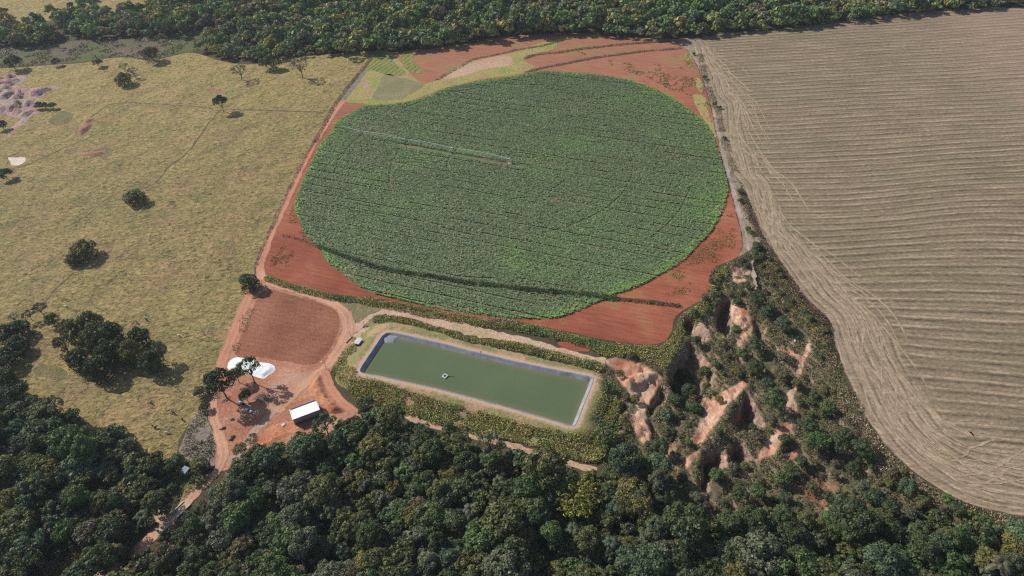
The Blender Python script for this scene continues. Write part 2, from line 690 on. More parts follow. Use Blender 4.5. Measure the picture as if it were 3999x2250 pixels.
# ---- outlines read off the photograph (its own pixels), laid on the land
RAVINE = [(2770, 1075), (2800, 1045), (2850, 1030), (2900, 1000), (2960, 960), (3010, 1000), (3058, 1075), (3110, 1150), (3160, 1210), (3222, 1265), (3240, 1335),
          (3278, 1440), (3315, 1525), (3360, 1625), (3410, 1700), (3480, 1790), (3560, 1865), (3650, 1930), (3760, 1985), (3850, 2030), (3700, 2130), (3300, 2090),
          (2900, 2090), (2640, 2030), (2560, 1900), (2420, 1830), (2350, 1820), (2352, 1700), (2385, 1600), (2370, 1470), (2365, 1405), (2480, 1385), (2600, 1420),
          (2632, 1330), (2660, 1250), (2730, 1190)]
s1 = lambda q: [(2600 + x / 1.82, 1000 + y / 1.82) for x, y in q]
s2 = lambda q: [(2300 + x / 1.437, 1330 + y / 1.437) for x, y in q]
HOLLOWS = [(s1([(430, 270), (470, 300), (478, 480), (440, 560), (395, 520), (360, 470), (350, 380), (385, 310)]), 10, 2.6),
           (s1([(105, 440), (160, 420), (210, 440), (200, 520), (170, 560), (110, 500)]), 6, 2.5),
           (s1([(640, 440), (710, 470), (720, 560), (660, 590), (630, 540)]), 6, 2.4),
           (s1([(170, 580), (230, 640), (290, 720), (350, 819), (340, 900), (20, 900), (20, 800), (60, 740), (120, 690)]), 7, 4),
           (s2([(500, 60), (560, 90), (640, 160), (660, 240), (640, 340), (560, 370), (490, 300), (450, 220), (440, 140)]), 8, 4),
           (s2([(880, 290), (930, 320), (985, 470), (930, 470), (880, 500), (800, 470), (790, 430), (830, 385)]), 10, 2.6),
           (s2([(830, 530), (890, 590), (910, 640), (870, 690), (790, 690), (800, 610)]), 7, 2.4),
           (s2([(650, 610), (750, 595), (770, 690), (680, 760), (670, 830), (615, 830), (640, 720)]), 9, 2.6),
           (s2([(405, 215), (430, 270), (420, 330), (350, 400), (335, 350), (395, 270)]), 6, 3),
           (s2([(200, 340), (225, 345), (190, 420), (150, 480), (130, 470), (165, 400)]), 3.5, 1.6),
           (s2([(80, 330), (100, 330), (95, 430), (75, 560), (55, 640), (45, 560), (70, 430)]), 2.6, 1.4),
           (s2([(1090, 570), (1195, 560), (1140, 625), (1070, 640)]), 4, 2.0),
           (s2([(1130, 200), (1160, 205), (1150, 250), (1120, 250)]), 3, 1.3),
           (s2([(330, 400), (470, 470), (480, 580), (420, 640), (340, 560)]), 4, 6),
           (s2([(120, 560), (240, 480), (250, 600), (170, 700), (100, 680)]), 3.5, 6)]
MOUND = (s2([(198, 225), (250, 185), (330, 175), (395, 190), (330, 235), (270, 262), (232, 268)]), 3.5, 2.4)
SPUR = (s2([(880, 260), (830, 390), (820, 520), (760, 590), (650, 605), (620, 720), (560, 730), (640, 570), (760, 350), (850, 280)]), 3.0, 6)
BARE = [s2([(75, 115), (150, 95), (260, 120), (380, 180), (415, 200), (395, 240), (350, 320), (322, 380), (300, 400), (250, 330), (215, 270), (180, 235), (150, 190), (130, 150)]),
        s2([(240, 400), (310, 375), (345, 450), (362, 520), (310, 565), (262, 492), (225, 430)]),
        s2([(660, 318), (780, 260), (880, 205), (888, 240), (850, 290), (780, 350), (740, 420), (690, 490), (640, 555), (570, 550), (605, 490), (650, 400)]),
        s2([(600, 610), (625, 605), (580, 670), (545, 705), (535, 660)]),
        s2([(1140, 430), (1162, 432), (1130, 500), (1080, 560), (1050, 625), (985, 640), (938, 665), (985, 580), (1060, 480)]),
        s2([(1195, 580), (1200, 610), (1150, 655), (1128, 650), (1150, 610)]),
        s2([(1160, 235), (1170, 255), (1150, 310), (1165, 350), (1140, 390), (1110, 380), (1120, 320), (1105, 300)]),
        s2([(765, 610), (780, 615), (783, 690), (768, 690)]),
        s2([(900, 715), (915, 722), (870, 755), (855, 752)]), s2([(140, 515), (185, 490), (195, 505), (150, 530)]),
        s1([(480, 300), (580, 335), (605, 440), (545, 500), (480, 430), (470, 350)]),
        s1([(640, 440), (650, 455), (600, 545), (575, 575), (548, 580), (545, 650), (522, 650), (520, 575), (600, 490)]),
        s1([(560, 685), (550, 705), (500, 730), (500, 722)]),
        s1([(450, 80), (540, 72), (545, 130), (462, 130)]), s1([(460, 143), (578, 150), (575, 170), (462, 172)]), s1([(560, 120), (585, 95), (612, 100), (608, 125)]),
        s1([(1045, 505), (1058, 510), (1035, 590), (1032, 650), (990, 730), (975, 819), (935, 819), (950, 730), (1000, 640), (1015, 590)]),
        s1([(790, 640), (830, 618), (880, 640), (965, 700), (960, 725), (900, 690), (860, 665)]),
        s1([(205, 520), (240, 460), (295, 480), (330, 560), (290, 585), (215, 560)]), s1([(385, 555), (405, 560), (440, 650), (425, 655)]), s1([(230, 670), (245, 665), (300, 740), (280, 735)])]
OPEN = [[(3100, 1880), (3180, 1850), (3280, 1870), (3270, 1930), (3300, 1975), (3180, 1960), (3110, 1925)], [(3200, 1980), (3290, 1975), (3270, 2015), (3210, 2010)],
        [(3400, 1985), (3440, 1990), (3420, 2040), (3390, 2020)], [(2570, 1930), (2640, 1940), (2640, 1990), (2590, 2000)], [(2560, 1780), (2620, 1700), (2660, 1720), (2600, 1830)]]
G = lambda q: [tuple(p) for p in PXA(q)]
RAV_G = outline(RAVINE, 0.6, True, 1.8, seed=11)
HOL_G = [(G(p), d, w) for p, d, w in HOLLOWS]
MND_G = (G(MOUND[0]),) + MOUND[1:]
SPU_G = (G(SPUR[0]),) + SPUR[1:]
BAR_G = [G(p) for p in BARE]
OPN_G = [G(p) for p in OPEN]
RV = [tuple(p) for p in RAV_G]


def ground_z(x, y):
    """height of the land; only the eroded gully is not level"""
    x, y = np.asarray(x, float), np.asarray(y, float)
    z = np.zeros(x.shape)
    x0, y0 = RAV_G.min(0)
    x1, y1 = RAV_G.max(0)
    m = (x > x0) & (x < x1) & (y > y0) & (y < y1)
    if not m.any():
        return z
    X, Y = x[m], y[m]
    e = sdf(RV, X, Y)
    e = np.maximum(e, 0)
    edge = sstep(0, 7, e)
    wob = (fbm(X * .16, Y * .16, 31, 3) - .5) * 5.0 + (fbm(X * .55, Y * .55, 37, 3) - .5) * 5.0
    h = -2.0 * sstep(0, 18, e)
    for p, d, w in HOL_G:
        k = sdf(p, X, Y) + wob * .45
        h = h - .95 * d * sstep(-w * .3, w * .7, k) * sstep(0, 4, e)
    for p, d, w in (MND_G, SPU_G):
        k = sdf(p, X, Y) + wob * .3
        h = h + d * sstep(-w * .5, w, k) * edge
    rill = np.abs(fbm(X * .22 + Y * .08, Y * .10 - X * .03, 41, 3) - .5) * 2
    h = h - 1.6 * sstep(.16, 0, rill) * sstep(2, 8, e)
    h = h + (fbm(X * .11, Y * .11, 5, 4) - .5) * 3.2 * edge + (fbm(X * .4, Y * .4, 8, 3) - .5) * 1.2 * edge
    z[m] = h
    return z


def gz(x, y):
    return float(ground_z(np.array([x]), np.array([y]))[0])


def bare_at(x, y):
    b = np.full(np.shape(x), -50.0)
    for p in BAR_G:
        b = np.maximum(b, sdf(p, x, y))
    return b


def open_at(x, y):
    b = np.full(np.shape(x), -50.0)
    for p in OPN_G:
        b = np.maximum(b, sdf(p, x, y))
    return b


# ---- the base ground, one sheet out past the horizon with the gully cut into it
gm = mat_soil('woodland_floor', [(0.3, (0.045, 0.042, 0.024)), (0.55, (0.085, 0.070, 0.038)), (0.75, (0.055, 0.060, 0.026))], 0.8, 0.05)
BIG = [(-5000, -600), (5000, -600), (5000, 7000), (-5000, 7000)]
rr = delaunay_2d_cdt([Vector(p) for p in BIG] + [Vector(p) for p in RAV_G], [], [[0, 1, 2, 3], list(range(4, 4 + len(RAV_G)))], 1, 1e-5)
co = np.array([tuple(v) for v in rr[0]])
fa = np.array([f[:3] for f in rr[2]])
cen = co[fa].mean(1)
fa = fa[~pip(RV, cen[:, 0], cen[:, 1])]
ar = (co[fa[:, 1], 0] - co[fa[:, 0], 0]) * (co[fa[:, 2], 1] - co[fa[:, 0], 1]) - (co[fa[:, 1], 1] - co[fa[:, 0], 1]) * (co[fa[:, 2], 0] - co[fa[:, 0], 0])
fa[ar < 0] = fa[ar < 0][:, ::-1]
link('ground', mesh_np('ground', np.column_stack([co, np.zeros(len(co))]), fa), gm)['kind'] = 'structure'


def ravine_mat():
    t = NT('gully_earth')
    n1 = t.noise(0.09, 5, 0.65)
    n2 = t.noise(0.7, 5, 0.7)
    scrub = t.ramp(n1, [(0.30, (0.105, 0.105, 0.045)), (0.5, (0.135, 0.110, 0.066)), (0.68, (0.165, 0.148, 0.060))])
    scrub = t.mix(1.0, scrub, t.ramp(n2, [(0.25, (0.5, 0.5, 0.5)), (0.75, (1.5, 1.5, 1.5))]), 'MULTIPLY')
    sand = t.ramp(t.noise(0.06, 4, 0.6), [(0.34, (0.45, 0.185, 0.105)), (0.47, (0.54, 0.315, 0.215)), (0.62, (0.62, 0.43, 0.31))])
    st = t.noise(0.8, 5, 0.8, vec=t.scaled((1.0, 0.30, 1.0)))
    sand = t.mix(1.0, sand, t.ramp(st, [(0.32, (0.58, 0.54, 0.52)), (0.68, (1.28, 1.28, 1.28))]), 'MULTIPLY')
    b = t.math('MULTIPLY_ADD', t.math('SUBTRACT', t.noise(0.45, 5, 0.7), 0.5), 3.4, t.attr('bare').outputs['Fac'])
    f = t.maprange(b, -0.5, 0.5)
    # earth shows on the cliffs
    g = t.n('ShaderNodeNewGeometry')
    sx = t.n('ShaderNodeSeparateXYZ')
    t.l(g.outputs['True Normal'], sx.inputs[0])
    steep = t.maprange(t.math('MULTIPLY_ADD', t.noise(0.3, 3), 0.35, sx.outputs[2]), 0.64, 0.88, 1.0, 0.0)
    cliff = t.ramp(t.noise(0.5, 4, vec=t.scaled((1, 1, .25))), [(0.35, (0.17, 0.105, 0.078)), (0.65, (0.40, 0.28, 0.21))])
    c = t.mix(steep, scrub, cliff)
    c = t.mix(f, c, sand)
    o = t.math('MULTIPLY_ADD', t.math('SUBTRACT', t.noise(0.35, 4), 0.5), 8.0, t.attr('open').outputs['Fac'])
    c = t.mix(t.maprange(o, -1, 1.5, 0, .85), c, t.ramp(n2, [(.3, (0.22, 0.105, 0.062)), (.7, (0.31, 0.18, 0.10))]))
    t.color(c)
    t.bump(t.math('ADD', n2, st), 0.8, 0.35)
    return t.m


sheet('ravine', None, 0.0, ravine_mat(), pts=RAV_G, grid=1.15, zf=ground_z, attrs={'bare': bare_at, 'open': open_at}, smooth_shade=True)

# ---- pasture
def pasture_mat(name, far=False):
    t = NT(name)
    c = t.ramp(t.noise(0.012, 5, 0.6), [(0.32, (0.265, 0.208, 0.098)), (0.48, (0.295, 0.228, 0.098)), (0.62, (0.235, 0.198, 0.085)), (0.75, (0.295, 0.215, 0.118))])
    c = t.mix(t.maprange(t.noise(0.028, 6, 0.7), 0.50, 0.64, 0, 0.75), c, (0.325, 0.205, 0.122))
    c = t.mix(t.maprange(t.noise(0.055, 5, 0.65), 0.52, 0.66, 0, 0.75), c, (0.185, 0.172, 0.070))
    sx = t.n('ShaderNodeSeparateXYZ')
    t.l(t.pos(), sx.inputs[0])
    c = t.mix(t.maprange(sx.outputs[1], 430, 640, 0, .5), c, (0.385, 0.300, 0.118))
    # faint contour-wise trampling
    cw = t.noise(0.05, 4, 0.6, vec=t.scaled((0.35, 1.6, 1)), dist=1.5)
    c = t.mix(t.maprange(cw, 0.56, 0.68, 0, 0.35), c, (0.20, 0.150, 0.085))
    tf = t.noise(0.40, 3, 0.65, vec=t.scaled((0.75, 1.25, 1)), dist=1.0)
    tf2 = t.noise(1.1, 3, 0.7)
    pat = t.maprange(t.noise(0.07, 3, .6), .3, .7, .65, 1.1)
    k0 = t.math('MULTIPLY_ADD', tf2, 0.35, tf)
    k = t.math('MULTIPLY_ADD', t.math('SUBTRACT', k0, 0.68), pat, 0.68)
    c = t.mix(1.0, c, t.ramp(k, [(0.52, (0.30, 0.34, 0.34)), (0.62, (0.80, 0.82, 0.80)), (0.72, (1.10, 1.08, 1.02)), (0.86, (1.55, 1.46, 1.25))]), 'MULTIPLY')
    t.color(c)
    t.bump(t.math('MULTIPLY_ADD', t.noise(.035, 3, .5), 4.0, k), 1.0, 1.3)
    return t.m


PASTURE = [(-900, 330), (-300, 290), (0, 268), (100, 262), (200, 254), (330, 245), (400, 230), (500, 225), (590, 238), (660, 222), (735, 206), (800, 218), (850, 235), (915, 247), (980, 252), (1080, 234), (1190, 221), (1320, 209), (1466, 205),
           (1400, 300), (1330, 395), (1250, 530), (1150, 695), (1080, 850), (1020, 985), (985, 1080), (960, 1160), (910, 1260), (868, 1370), (845, 1440), (815, 1520), (790, 1590), (740, 1650), (700, 1720), (690, 1770),
           (640, 1800), (560, 1800), (420, 1760), (250, 1700), (0, 1640), (-500, 1700), (-900, 1500)]
sheet('pasture', PASTURE, 0.03, pasture_mat('dry_pasture'), 0.7, step=4)
far_pasture = [(-900, 190), (-400, 170), (0, 140), (60, 105), (210, 80), (430, 62), (540, 45), (640, 28), (800, 20), (860, -40), (700, -160), (0, -160), (-900, -120)]
sheet('far_pasture', far_pasture, 0.03, pasture_mat('far_dry_pasture'), 1.5, step=6, seed=4)
marsh = [(-900, 320), (-300, 285), (0, 264), (200, 250), (330, 241), (400, 226), (500, 221), (590, 234), (735, 202), (860, 190), (1010, 150), (1010, 90), (800, 110), (560, 150), (300, 160), (190, 176), (0, 190), (-900, 240)]
t = NT('marsh_grass')
mc = t.ramp(t.noise(0.016, 4, 0.6), [(0.38, (0.190, 0.140, 0.112)), (0.5, (0.135, 0.130, 0.066)), (0.62, (0.115, 0.145, 0.044))])
mg = t.noise(0.5, 5, 0.7)
t.color(t.mix(1.0, mc, t.ramp(mg, [(0.3, (0.5, 0.5, 0.5)), (0.72, (1.35, 1.35, 1.35))]), 'MULTIPLY'))
t.bump(mg, 1.0, 1.0)
sheet('marsh', marsh, 0.06, t.m, 1.5, step=5, seed=6)
far_scrub = [(820, 50), (980, 10), (1010, 60), (880, 100), (800, 95), (700, 70)]
sheet('sandy_clearing', far_scrub, 0.09, mat_soil('clearing_soil', [(0.4, (0.20, 0.16, 0.085)), (0.6, (0.30, 0.24, 0.15))], 0.5, 0.05), 2, seed=8)

# ---- red farm soil
SOILC = [(0.36, (0.285, 0.095, 0.055)), (0.5, (0.36, 0.125, 0.075)), (0.64, (0.43, 0.165, 0.100))]
a0, a1 = PXA([(1233, 804), (2000, 951)])
ROWANG = math.atan2(*(a1 - a0)[::-1])
EASTLINE = [(2641, 156), (2684, 196), (2719, 254), (2746, 324), (2777, 428), (2800, 545), (2808, 586), (2833, 680), (2857, 765), (2873, 835), (2895, 913), (2896, 968), (2876, 1006), (2840, 1025), (2798, 1040), (2780, 1070), (2772, 1126), (2750, 1168), (2690, 1200), (2640, 1235), (2624, 1295), (2600, 1330), (2570, 1344), (2500, 1344), (2375, 1330), (2235, 1298), (2117, 1276), (2000, 1252)]
FARM = [(1462, 207), (1563, 204), (1640, 192), (1700, 188), (1850, 166), (2000, 141), (2150, 133), (2272, 131), (2388, 142), (2544, 150)] + EASTLINE + [(1777, 1237), (1583, 1198), (1427, 1171), (1291, 1167), (1136, 1128), (1020, 1075), (1000, 1040), (1035, 985), (1090, 850), (1160, 695), (1260, 530), (1340, 395), (1408, 300)]
def soil_mat(name):
    t = NT(name)
    c = t.ramp(t.noise(0.015, 5, 0.6), [(0.34, (0.215, 0.066, 0.039)), (0.5, (0.295, 0.095, 0.056)), (0.66, (0.385, 0.150, 0.092))])
    sx = t.n('ShaderNodeSeparateXYZ')
    t.l(t.pos(), sx.inputs[0])
    c = t.mix(t.maprange(sx.outputs[1], 480, 620, 0, .75), c, (0.335, 0.165, 0.105))
    vec = t.n('ShaderNodeVectorRotate', rotation_type='Z_AXIS')
    vec.inputs['Angle'].default_value = -ROWANG
    t.l(t.pos(), vec.inputs['Vector'])
    mp = t.n('ShaderNodeMapping')
    mp.inputs['Scale'].default_value = (0.10, 1.0, 1.0)
    t.l(vec.outputs[0], mp.inputs['Vector'])
    fur = t.noise(0.55, 4, 0.7, vec=mp.outputs[0])
    g = t.noise(1.0, 5, 0.7)
    c = t.mix(1.0, c, t.ramp(t.math('MULTIPLY_ADD', g, 0.5, fur), [(0.52, (0.72, 0.70, 0.70)), (0.95, (1.28, 1.26, 1.2))]), 'MULTIPLY')
    w = t.math('MULTIPLY_ADD', t.noise(0.6, 5, 0.75), 0.5, t.noise(0.03, 4, 0.6))
    c = t.mix(t.maprange(w, 0.82, 0.92, 0, 0.8), c, (0.24, 0.20, 0.060))
    t.color(c)
    t.bump(g, 0.5, 0.3)
    return t.m


SOIL = soil_mat('red_soil')
sheet('red_field', FARM, 0.06, SOIL, 0.6, step=4, seed=9)
GRASSY = mat_soil('fallow_grass', [(0.35, (0.30, 0.24, 0.10)), (0.5, (0.36, 0.28, 0.115)), (0.65, (0.25, 0.27, 0.075))], 0.45, 0.04, 0.9, 0.7)
GREYGRASS = mat_soil('grey_grass', [(0.35, (0.20, 0.185, 0.09)), (0.65, (0.255, 0.225, 0.125))], 0.6, 0.05, 0.8, 0.5)
LIME = mat_soil('lime_grass', [(0.35, (0.20, 0.225, 0.065)), (0.65, (0.27, 0.255, 0.085))], 0.5, 0.05, 0.9, 0.7, furrow=(1.1, 5, .4))
PALE = mat_soil('pale_earth', [(0.35, (0.40, 0.26, 0.17)), (0.65, (0.50, 0.34, 0.23))], 0.5, 0.03, 0.6, 0.4)
c2 = lambda q: [(1000 + x / 2.574, y / 2.574) for x, y in q]
c3 = lambda q: [(2000 + x / 2.574, y / 2.574) for x, y in q]
z = 0.09
sheet('fallow_field', c2([(1190, 525), (1330, 520), (1430, 600), (1540, 730), (1640, 820), (1710, 860), (1560, 950), (1440, 1020), (1100, 1040), (880, 1010), (960, 870), (1040, 740)]), z, GRASSY, .6, seed=12)
sheet('grass_plot', c2([(1190, 540), (1330, 545), (1400, 640), (1510, 740), (1430, 770), (1300, 750), (1180, 710), (1090, 700)]), z + .03, LIME, .8, seed=13)
sheet('grey_plot', c2([(1300, 750), (1440, 780), (1620, 820), (1680, 860), (1520, 970), (1400, 1005), (1180, 1000), (1210, 900)]), z + .03, GREYGRASS, .8, seed=14)
sheet('green_weeds', c2([(1460, 540), (1550, 530), (1590, 570), (1580, 620), (1680, 720), (1650, 745), (1560, 730), (1480, 650)]), z + .03, LIME, 1.5, seed=15)
sheet('fallow_strip', c2([(1700, 850), (1830, 800), (2000, 690), (2140, 620), (2574, 530), (2900, 420), (3264, 360), (3260, 375), (3050, 420), (2990, 490), (2700, 580), (2740, 640), (2850, 690), (2700, 720), (2574, 755), (2250, 800), (1900, 890), (1750, 940), (1450, 1035), (1100, 1050), (1180, 1010), (1430, 1010)]), z - .012, GRASSY, .6, seed=16)
sheet('pale_earth_patch', c2([(1830, 800), (2000, 690), (2140, 630), (2500, 560), (2570, 600), (2560, 660), (2300, 700), (2100, 760), (1900, 800)]), z + .03, PALE, 1.2, seed=17)
sheet('weedy_patch', c3([(1740, 530), (1790, 550), (1800, 640), (1820, 700), (1790, 690), (1750, 600)]), z, LIME, 1.0, seed=18)
sheet('weedy_corner', c3([(1820, 960), (1930, 970), (1960, 1100), (2030, 1300), (2050, 1400), (2000, 1330), (1930, 1220), (1860, 1090)]), z, GRASSY, 1.5, seed=19)
sheet('weedy_corner.001', c3([(1850, 780), (1900, 830), (1910, 940), (1880, 920), (1840, 830)]), z, GRASSY, 1.5, seed=20)

# ---- stubble field
STUB_W = [(2711, 167), (2730, 241), (2757, 291), (2781, 369), (2816, 408), (2820, 486), (2839, 563), (2855, 621), (2874, 691), (2905, 730), (2929, 815), (2952, 893), (2995, 963), (3000, 978), (3058, 1049), (3109, 1126), (3163, 1188), (3225, 1246), (3253, 1320), (3291, 1429), (3330, 1515), (3373, 1612), (3420, 1682), (3447, 1726), (3524, 1804), (3622, 1881), (3719, 1940), (3816, 1974), (3913, 2002), (3999, 2017)]
STUBBLE = STUB_W + [(4250, 2050), (4700, 2050), (5200, 1200), (4900, 100), (4500, -40), (3999, 28), (3880, 30), (3700, 40), (3500, 57), (3272, 88), (3000, 119), (2860, 127), (2760, 143)]
SW_G = [tuple(p) for p in catmull(PXA(STUB_W + [(4150, 2040), (4350, 2055), (4560, 2055)]), False, 6)]


def st_edge(x, y):
    return segdist(SW_G, x, y)


def st_row(x, y):
    u, v, _ = PROJ(x, y, np.zeros_like(x))
    sl = np.interp(v, [0, 200, 600, 1000, 1250, 1500, 2100], [-.07, -.06, -.045, -.01, .035, .065, .08])
    w = (u - 3450) * sl + 14 * np.sin((u - 3300) / 210.0 + v / 400) * np.exp(-((v - 850) / 260.0) ** 2)
    v2 = np.clip(v - w, -200, 3000)
    q = PXA(np.column_stack([np.full(len(x), 3450.0), v2]))
    return q[:, 1] + (fbm(x * .01, y * .01, 77, 3) - .5) * 6


def stubble_mat():
    t = NT('stubble')
    row = t.attr('row').outputs['Fac']
    edge = t.attr('edge').outputs['Fac']
    sx = t.n('ShaderNodeSeparateXYZ')
    t.l(t.pos(), sx.inputs[0])
    wob = t.math('MULTIPLY', t.math('SUBTRACT', t.noise(0.12, 4, 0.6), 0.5), 1.6)
    def stripes(x, per):
        """pale windrow with a dark furrow beside it, once each pass"""
        ph = t.math('MULTIPLY', t.math('ADD', x, wob), 2 * math.pi / per)
        a = t.math('POWER', t.math('MULTIPLY_ADD', t.math('SINE', ph), .5, .5), 8.0)
        b = t.math('POWER', t.math('MULTIPLY_ADD', t.math('SINE', t.math('ADD', ph, 1.9)), .5, .5), 9.0)
        d = t.math('POWER', t.math('MULTIPLY_ADD', t.math('SINE', t.math('ADD', ph, 3.9)), .5, .5), 10.0)
        return t.math('SUBTRACT', t.math('MULTIPLY_ADD', d, 0.35, a), t.math('MULTIPLY', b, .95))
    s_in = stripes(row, 6.7)
    s_ed = stripes(t.math('MULTIPLY_ADD', t.math('SUBTRACT', t.noise(.04, 3, .6), .5), 4.0, edge), 4.9)
    hw = t.maprange(sx.outputs[1], 120, 420, 40.0, 16.0)
    sel = t.math('SUBTRACT', t.math('MULTIPLY_ADD', t.math('SUBTRACT', t.noise(0.035, 4, 0.65), .5), 34.0, edge), hw)
    inn = t.maprange(sel, -3.0, 3.0)
    m = t.n('ShaderNodeMix', data_type='FLOAT')
    t.l(inn, m.inputs[0]); t.l(s_ed, m.inputs[2]); t.l(s_in, m.inputs[3])
    s_ = m.outputs[0]
    cx = t.n('ShaderNodeCombineXYZ')
    t.l(t.math('MULTIPLY', row, .16), cx.inputs[0]); t.l(t.math('MULTIPLY', sx.outputs[0], .022), cx.inputs[1])
    lane = t.noise(1.0, 5, .7, vec=cx.outputs[0])
    g = t.noise(0.62, 6, 0.85, vec=t.scaled((.55, 1.2, 1)))
    br = t.noise(0.06, 6, 0.75)
    k = t.math('ADD', t.math('MULTIPLY', s_, t.maprange(br, 0.34, 0.66, 0.05, 0.30)), t.math('MULTIPLY_ADD', t.math('SUBTRACT', g, 0.5), 1.35, t.math('MULTIPLY_ADD', t.math('SUBTRACT', lane, .5), .6, 0.47)))
    c = t.ramp(k, [(0.14, (0.076, 0.061, 0.041)), (0.38, (0.176, 0.134, 0.088)), (0.54, (0.246, 0.186, 0.124)), (0.80, (0.470, 0.355, 0.240))])
    c = t.mix(t.maprange(t.noise(0.014, 5, 0.6), 0.46, 0.66, 0, 0.6), c, t.ramp(k, [(.2, (0.070, 0.072, 0.040)), (.75, (0.31, 0.262, 0.155))]))
    c = t.mix(t.math('MULTIPLY', t.math('SUBTRACT', 1.0, inn), 0.26), c, t.ramp(k, [(.2, (0.22, 0.165, 0.115)), (.75, (0.56, 0.43, 0.30))]))
    pk = t.maprange(t.math('MULTIPLY_ADD', t.noise(0.02, 4, .6), 120.0, t.math('MULTIPLY_ADD', sx.outputs[1], -0.15, sx.outputs[0])), 360, 430, 0, 0.42)
    c = t.mix(pk, c, t.ramp(k, [(.2, (0.26, 0.165, 0.125)), (.75, (0.46, 0.30, 0.23))]))
    t.color(c)
    t.bump(g, 0.5, 0.25)
    return t.m


sheet('stubble_field', STUBBLE, 0.06, stubble_mat(), 0.8, smooth=True, step=3.5, grid=7, attrs={'row': st_row, 'edge': st_edge}, seed=21)

# ---- strip of weeds and the dirt path between the fields
WEEDY = mat_soil('weedy_strip', [(0.35, (0.20, 0.15, 0.10)), (0.5, (0.30, 0.24, 0.18)), (0.65, (0.20, 0.19, 0.085))], 0.6, 0.06, 0.9, 0.6)
strip = [(2650, 150)] + [(u + 3, v) for u, v in EASTLINE[:13]] + [(2900, 995), (2960, 960), (3000, 985)] + STUB_W[12::-1] + [(2720, 150)]
sheet('weed_strip', strip, 0.045, WEEDY, 0.5, step=3, seed=22)
PATHM = mat_soil('pale_path', [(0.35, (0.27, 0.21, 0.18)), (0.65, (0.40, 0.325, 0.28))], 0.7, 0.08, 0.5, 0.3)
ribbon('path', [(2652, 158), (2697, 205), (2731, 260), (2757, 330), (2788, 430), (2813, 545), (2845, 680), (2870, 765), (2888, 840), (2912, 910), (2930, 990), (2942, 1060), (2955, 1130)], [2, 2, 2.2, 2.5, 2.5, 2.2, 1.5], 0.08, PATHM, 0.9, seed=23)

# ---- yard, ploughed plot and dirt roads
def dirt_mat(name, base, tracks=True):
    t = NT(name)
    c = t.ramp(t.noise(0.05, 5, 0.6), [(0.35, tuple(x * .82 for x in base)), (0.5, base), (0.66, tuple(min(x * 1.2, .9) for x in base))])
    g = t.noise(0.8, 5, 0.7)
    c = t.mix(1.0, c, t.ramp(g, [(0.28, (0.8, 0.8, 0.8)), (0.72, (1.2, 1.2, 1.2))]), 'MULTIPLY')
    if tracks:
        a = t.math('ABSOLUTE', t.attr('across').outputs['Fac'])
        a = t.math('MULTIPLY_ADD', t.math('SUBTRACT', t.noise(0.2, 3), 0.5), 0.35, a)
        tr = t.math('SUBTRACT', 1.0, t.math('MULTIPLY', t.math('ABSOLUTE', t.math('SUBTRACT', a, 0.45)), 5.0), clamp=True)
        c = t.mix(t.math('MULTIPLY', tr, 0.55), c, tuple(min(.9, x * m) for x, m in zip(base, (1.22, 1.42, 1.5))))
    t.color(c)
    t.bump(g, 0.5, 0.25)
    return t.m


YARDM = mat_soil('yard_earth', [(0.32, (0.32, 0.135, 0.080)), (0.5, (0.40, 0.180, 0.110)), (0.66, (0.49, 0.255, 0.170))], 0.7, 0.035, 0.7, 0.35, extra=((0.46, 0.33, 0.24), 0.06, 0.52, 0.66, 0.7))
YARD = [(1000, 1095), (1050, 1112), (1120, 1135), (1200, 1163), (1290, 1190), (1345, 1215), (1385, 1270), (1385, 1320), (1340, 1390), (1290, 1450), (1290, 1490), (1320, 1540), (1370, 1585), (1400, 1620), (1395, 1660), (1330, 1695), (1230, 1720), (1130, 1740), (1050, 1780),
        (970, 1800), (900, 1830), (845, 1842), (840, 1790), (835, 1700), (815, 1640), (805, 1570), (830, 1500), (845, 1440), (890, 1340), (930, 1250)]
sheet('yard', YARD, 0.09, YARDM, 0.6, step=3, seed=24)
PLOT = [(1040, 1130), (1100, 1142), (1194, 1168), (1280, 1195), (1318, 1226), (1326, 1275), (1300, 1340), (1262, 1395), (1210, 1425), (1100, 1410), (1000, 1395), (930, 1395), (920, 1380), (950, 1290), (990, 1200), (1012, 1150)]
PLOTM = mat_soil('ploughed_earth', [(0.35, (0.235, 0.092, 0.055)), (0.5, (0.295, 0.120, 0.072)), (0.65, (0.345, 0.150, 0.092))], 0.9, 0.035, 0.6, 0.3, furrow=(ROWANG + .04, 3.4, 0.30), extra=((0.26, 0.23, 0.075), 0.09, 0.60, 0.68, 0.5))
sheet('ploughed_plot', PLOT, 0.12, PLOTM, 0.7, seed=25)
ROADM = dirt_mat('red_dirt_road', (0.47, 0.215, 0.135))
ROADP = dirt_mat('pale_dirt_road', (0.50, 0.270, 0.175))
ribbon('dirt_road', [(1338, 392), (1290, 460), (1240, 545), (1195, 622), (1151, 716), (1112, 800), (1080, 872), (1052, 930), (1033, 988), (1018, 1030), (1015, 1075), (985, 1120), (966, 1168), (945, 1220), (922, 1275), (894, 1345), (868, 1410), (855, 1450)], [8, 5.5, 5, 5, 5, 5.5, 5, 5.5, 6, 6.5, 6], 0.15, ROADM, 0.5, seed=26)
ribbon('dirt_road.001', [(1018, 1060), (1045, 1098), (1100, 1122), (1165, 1140), (1240, 1163), (1310, 1190), (1350, 1225), (1362, 1270), (1358, 1310), (1335, 1350), (1305, 1395), (1278, 1430), (1225, 1475), (1160, 1530), (1110, 1580), (1085, 1610)], [4, 4, 4.5, 5, 6, 7, 7.5, 6.5, 5.5, 5.5], 0.18, ROADP, 0.6, seed=27)
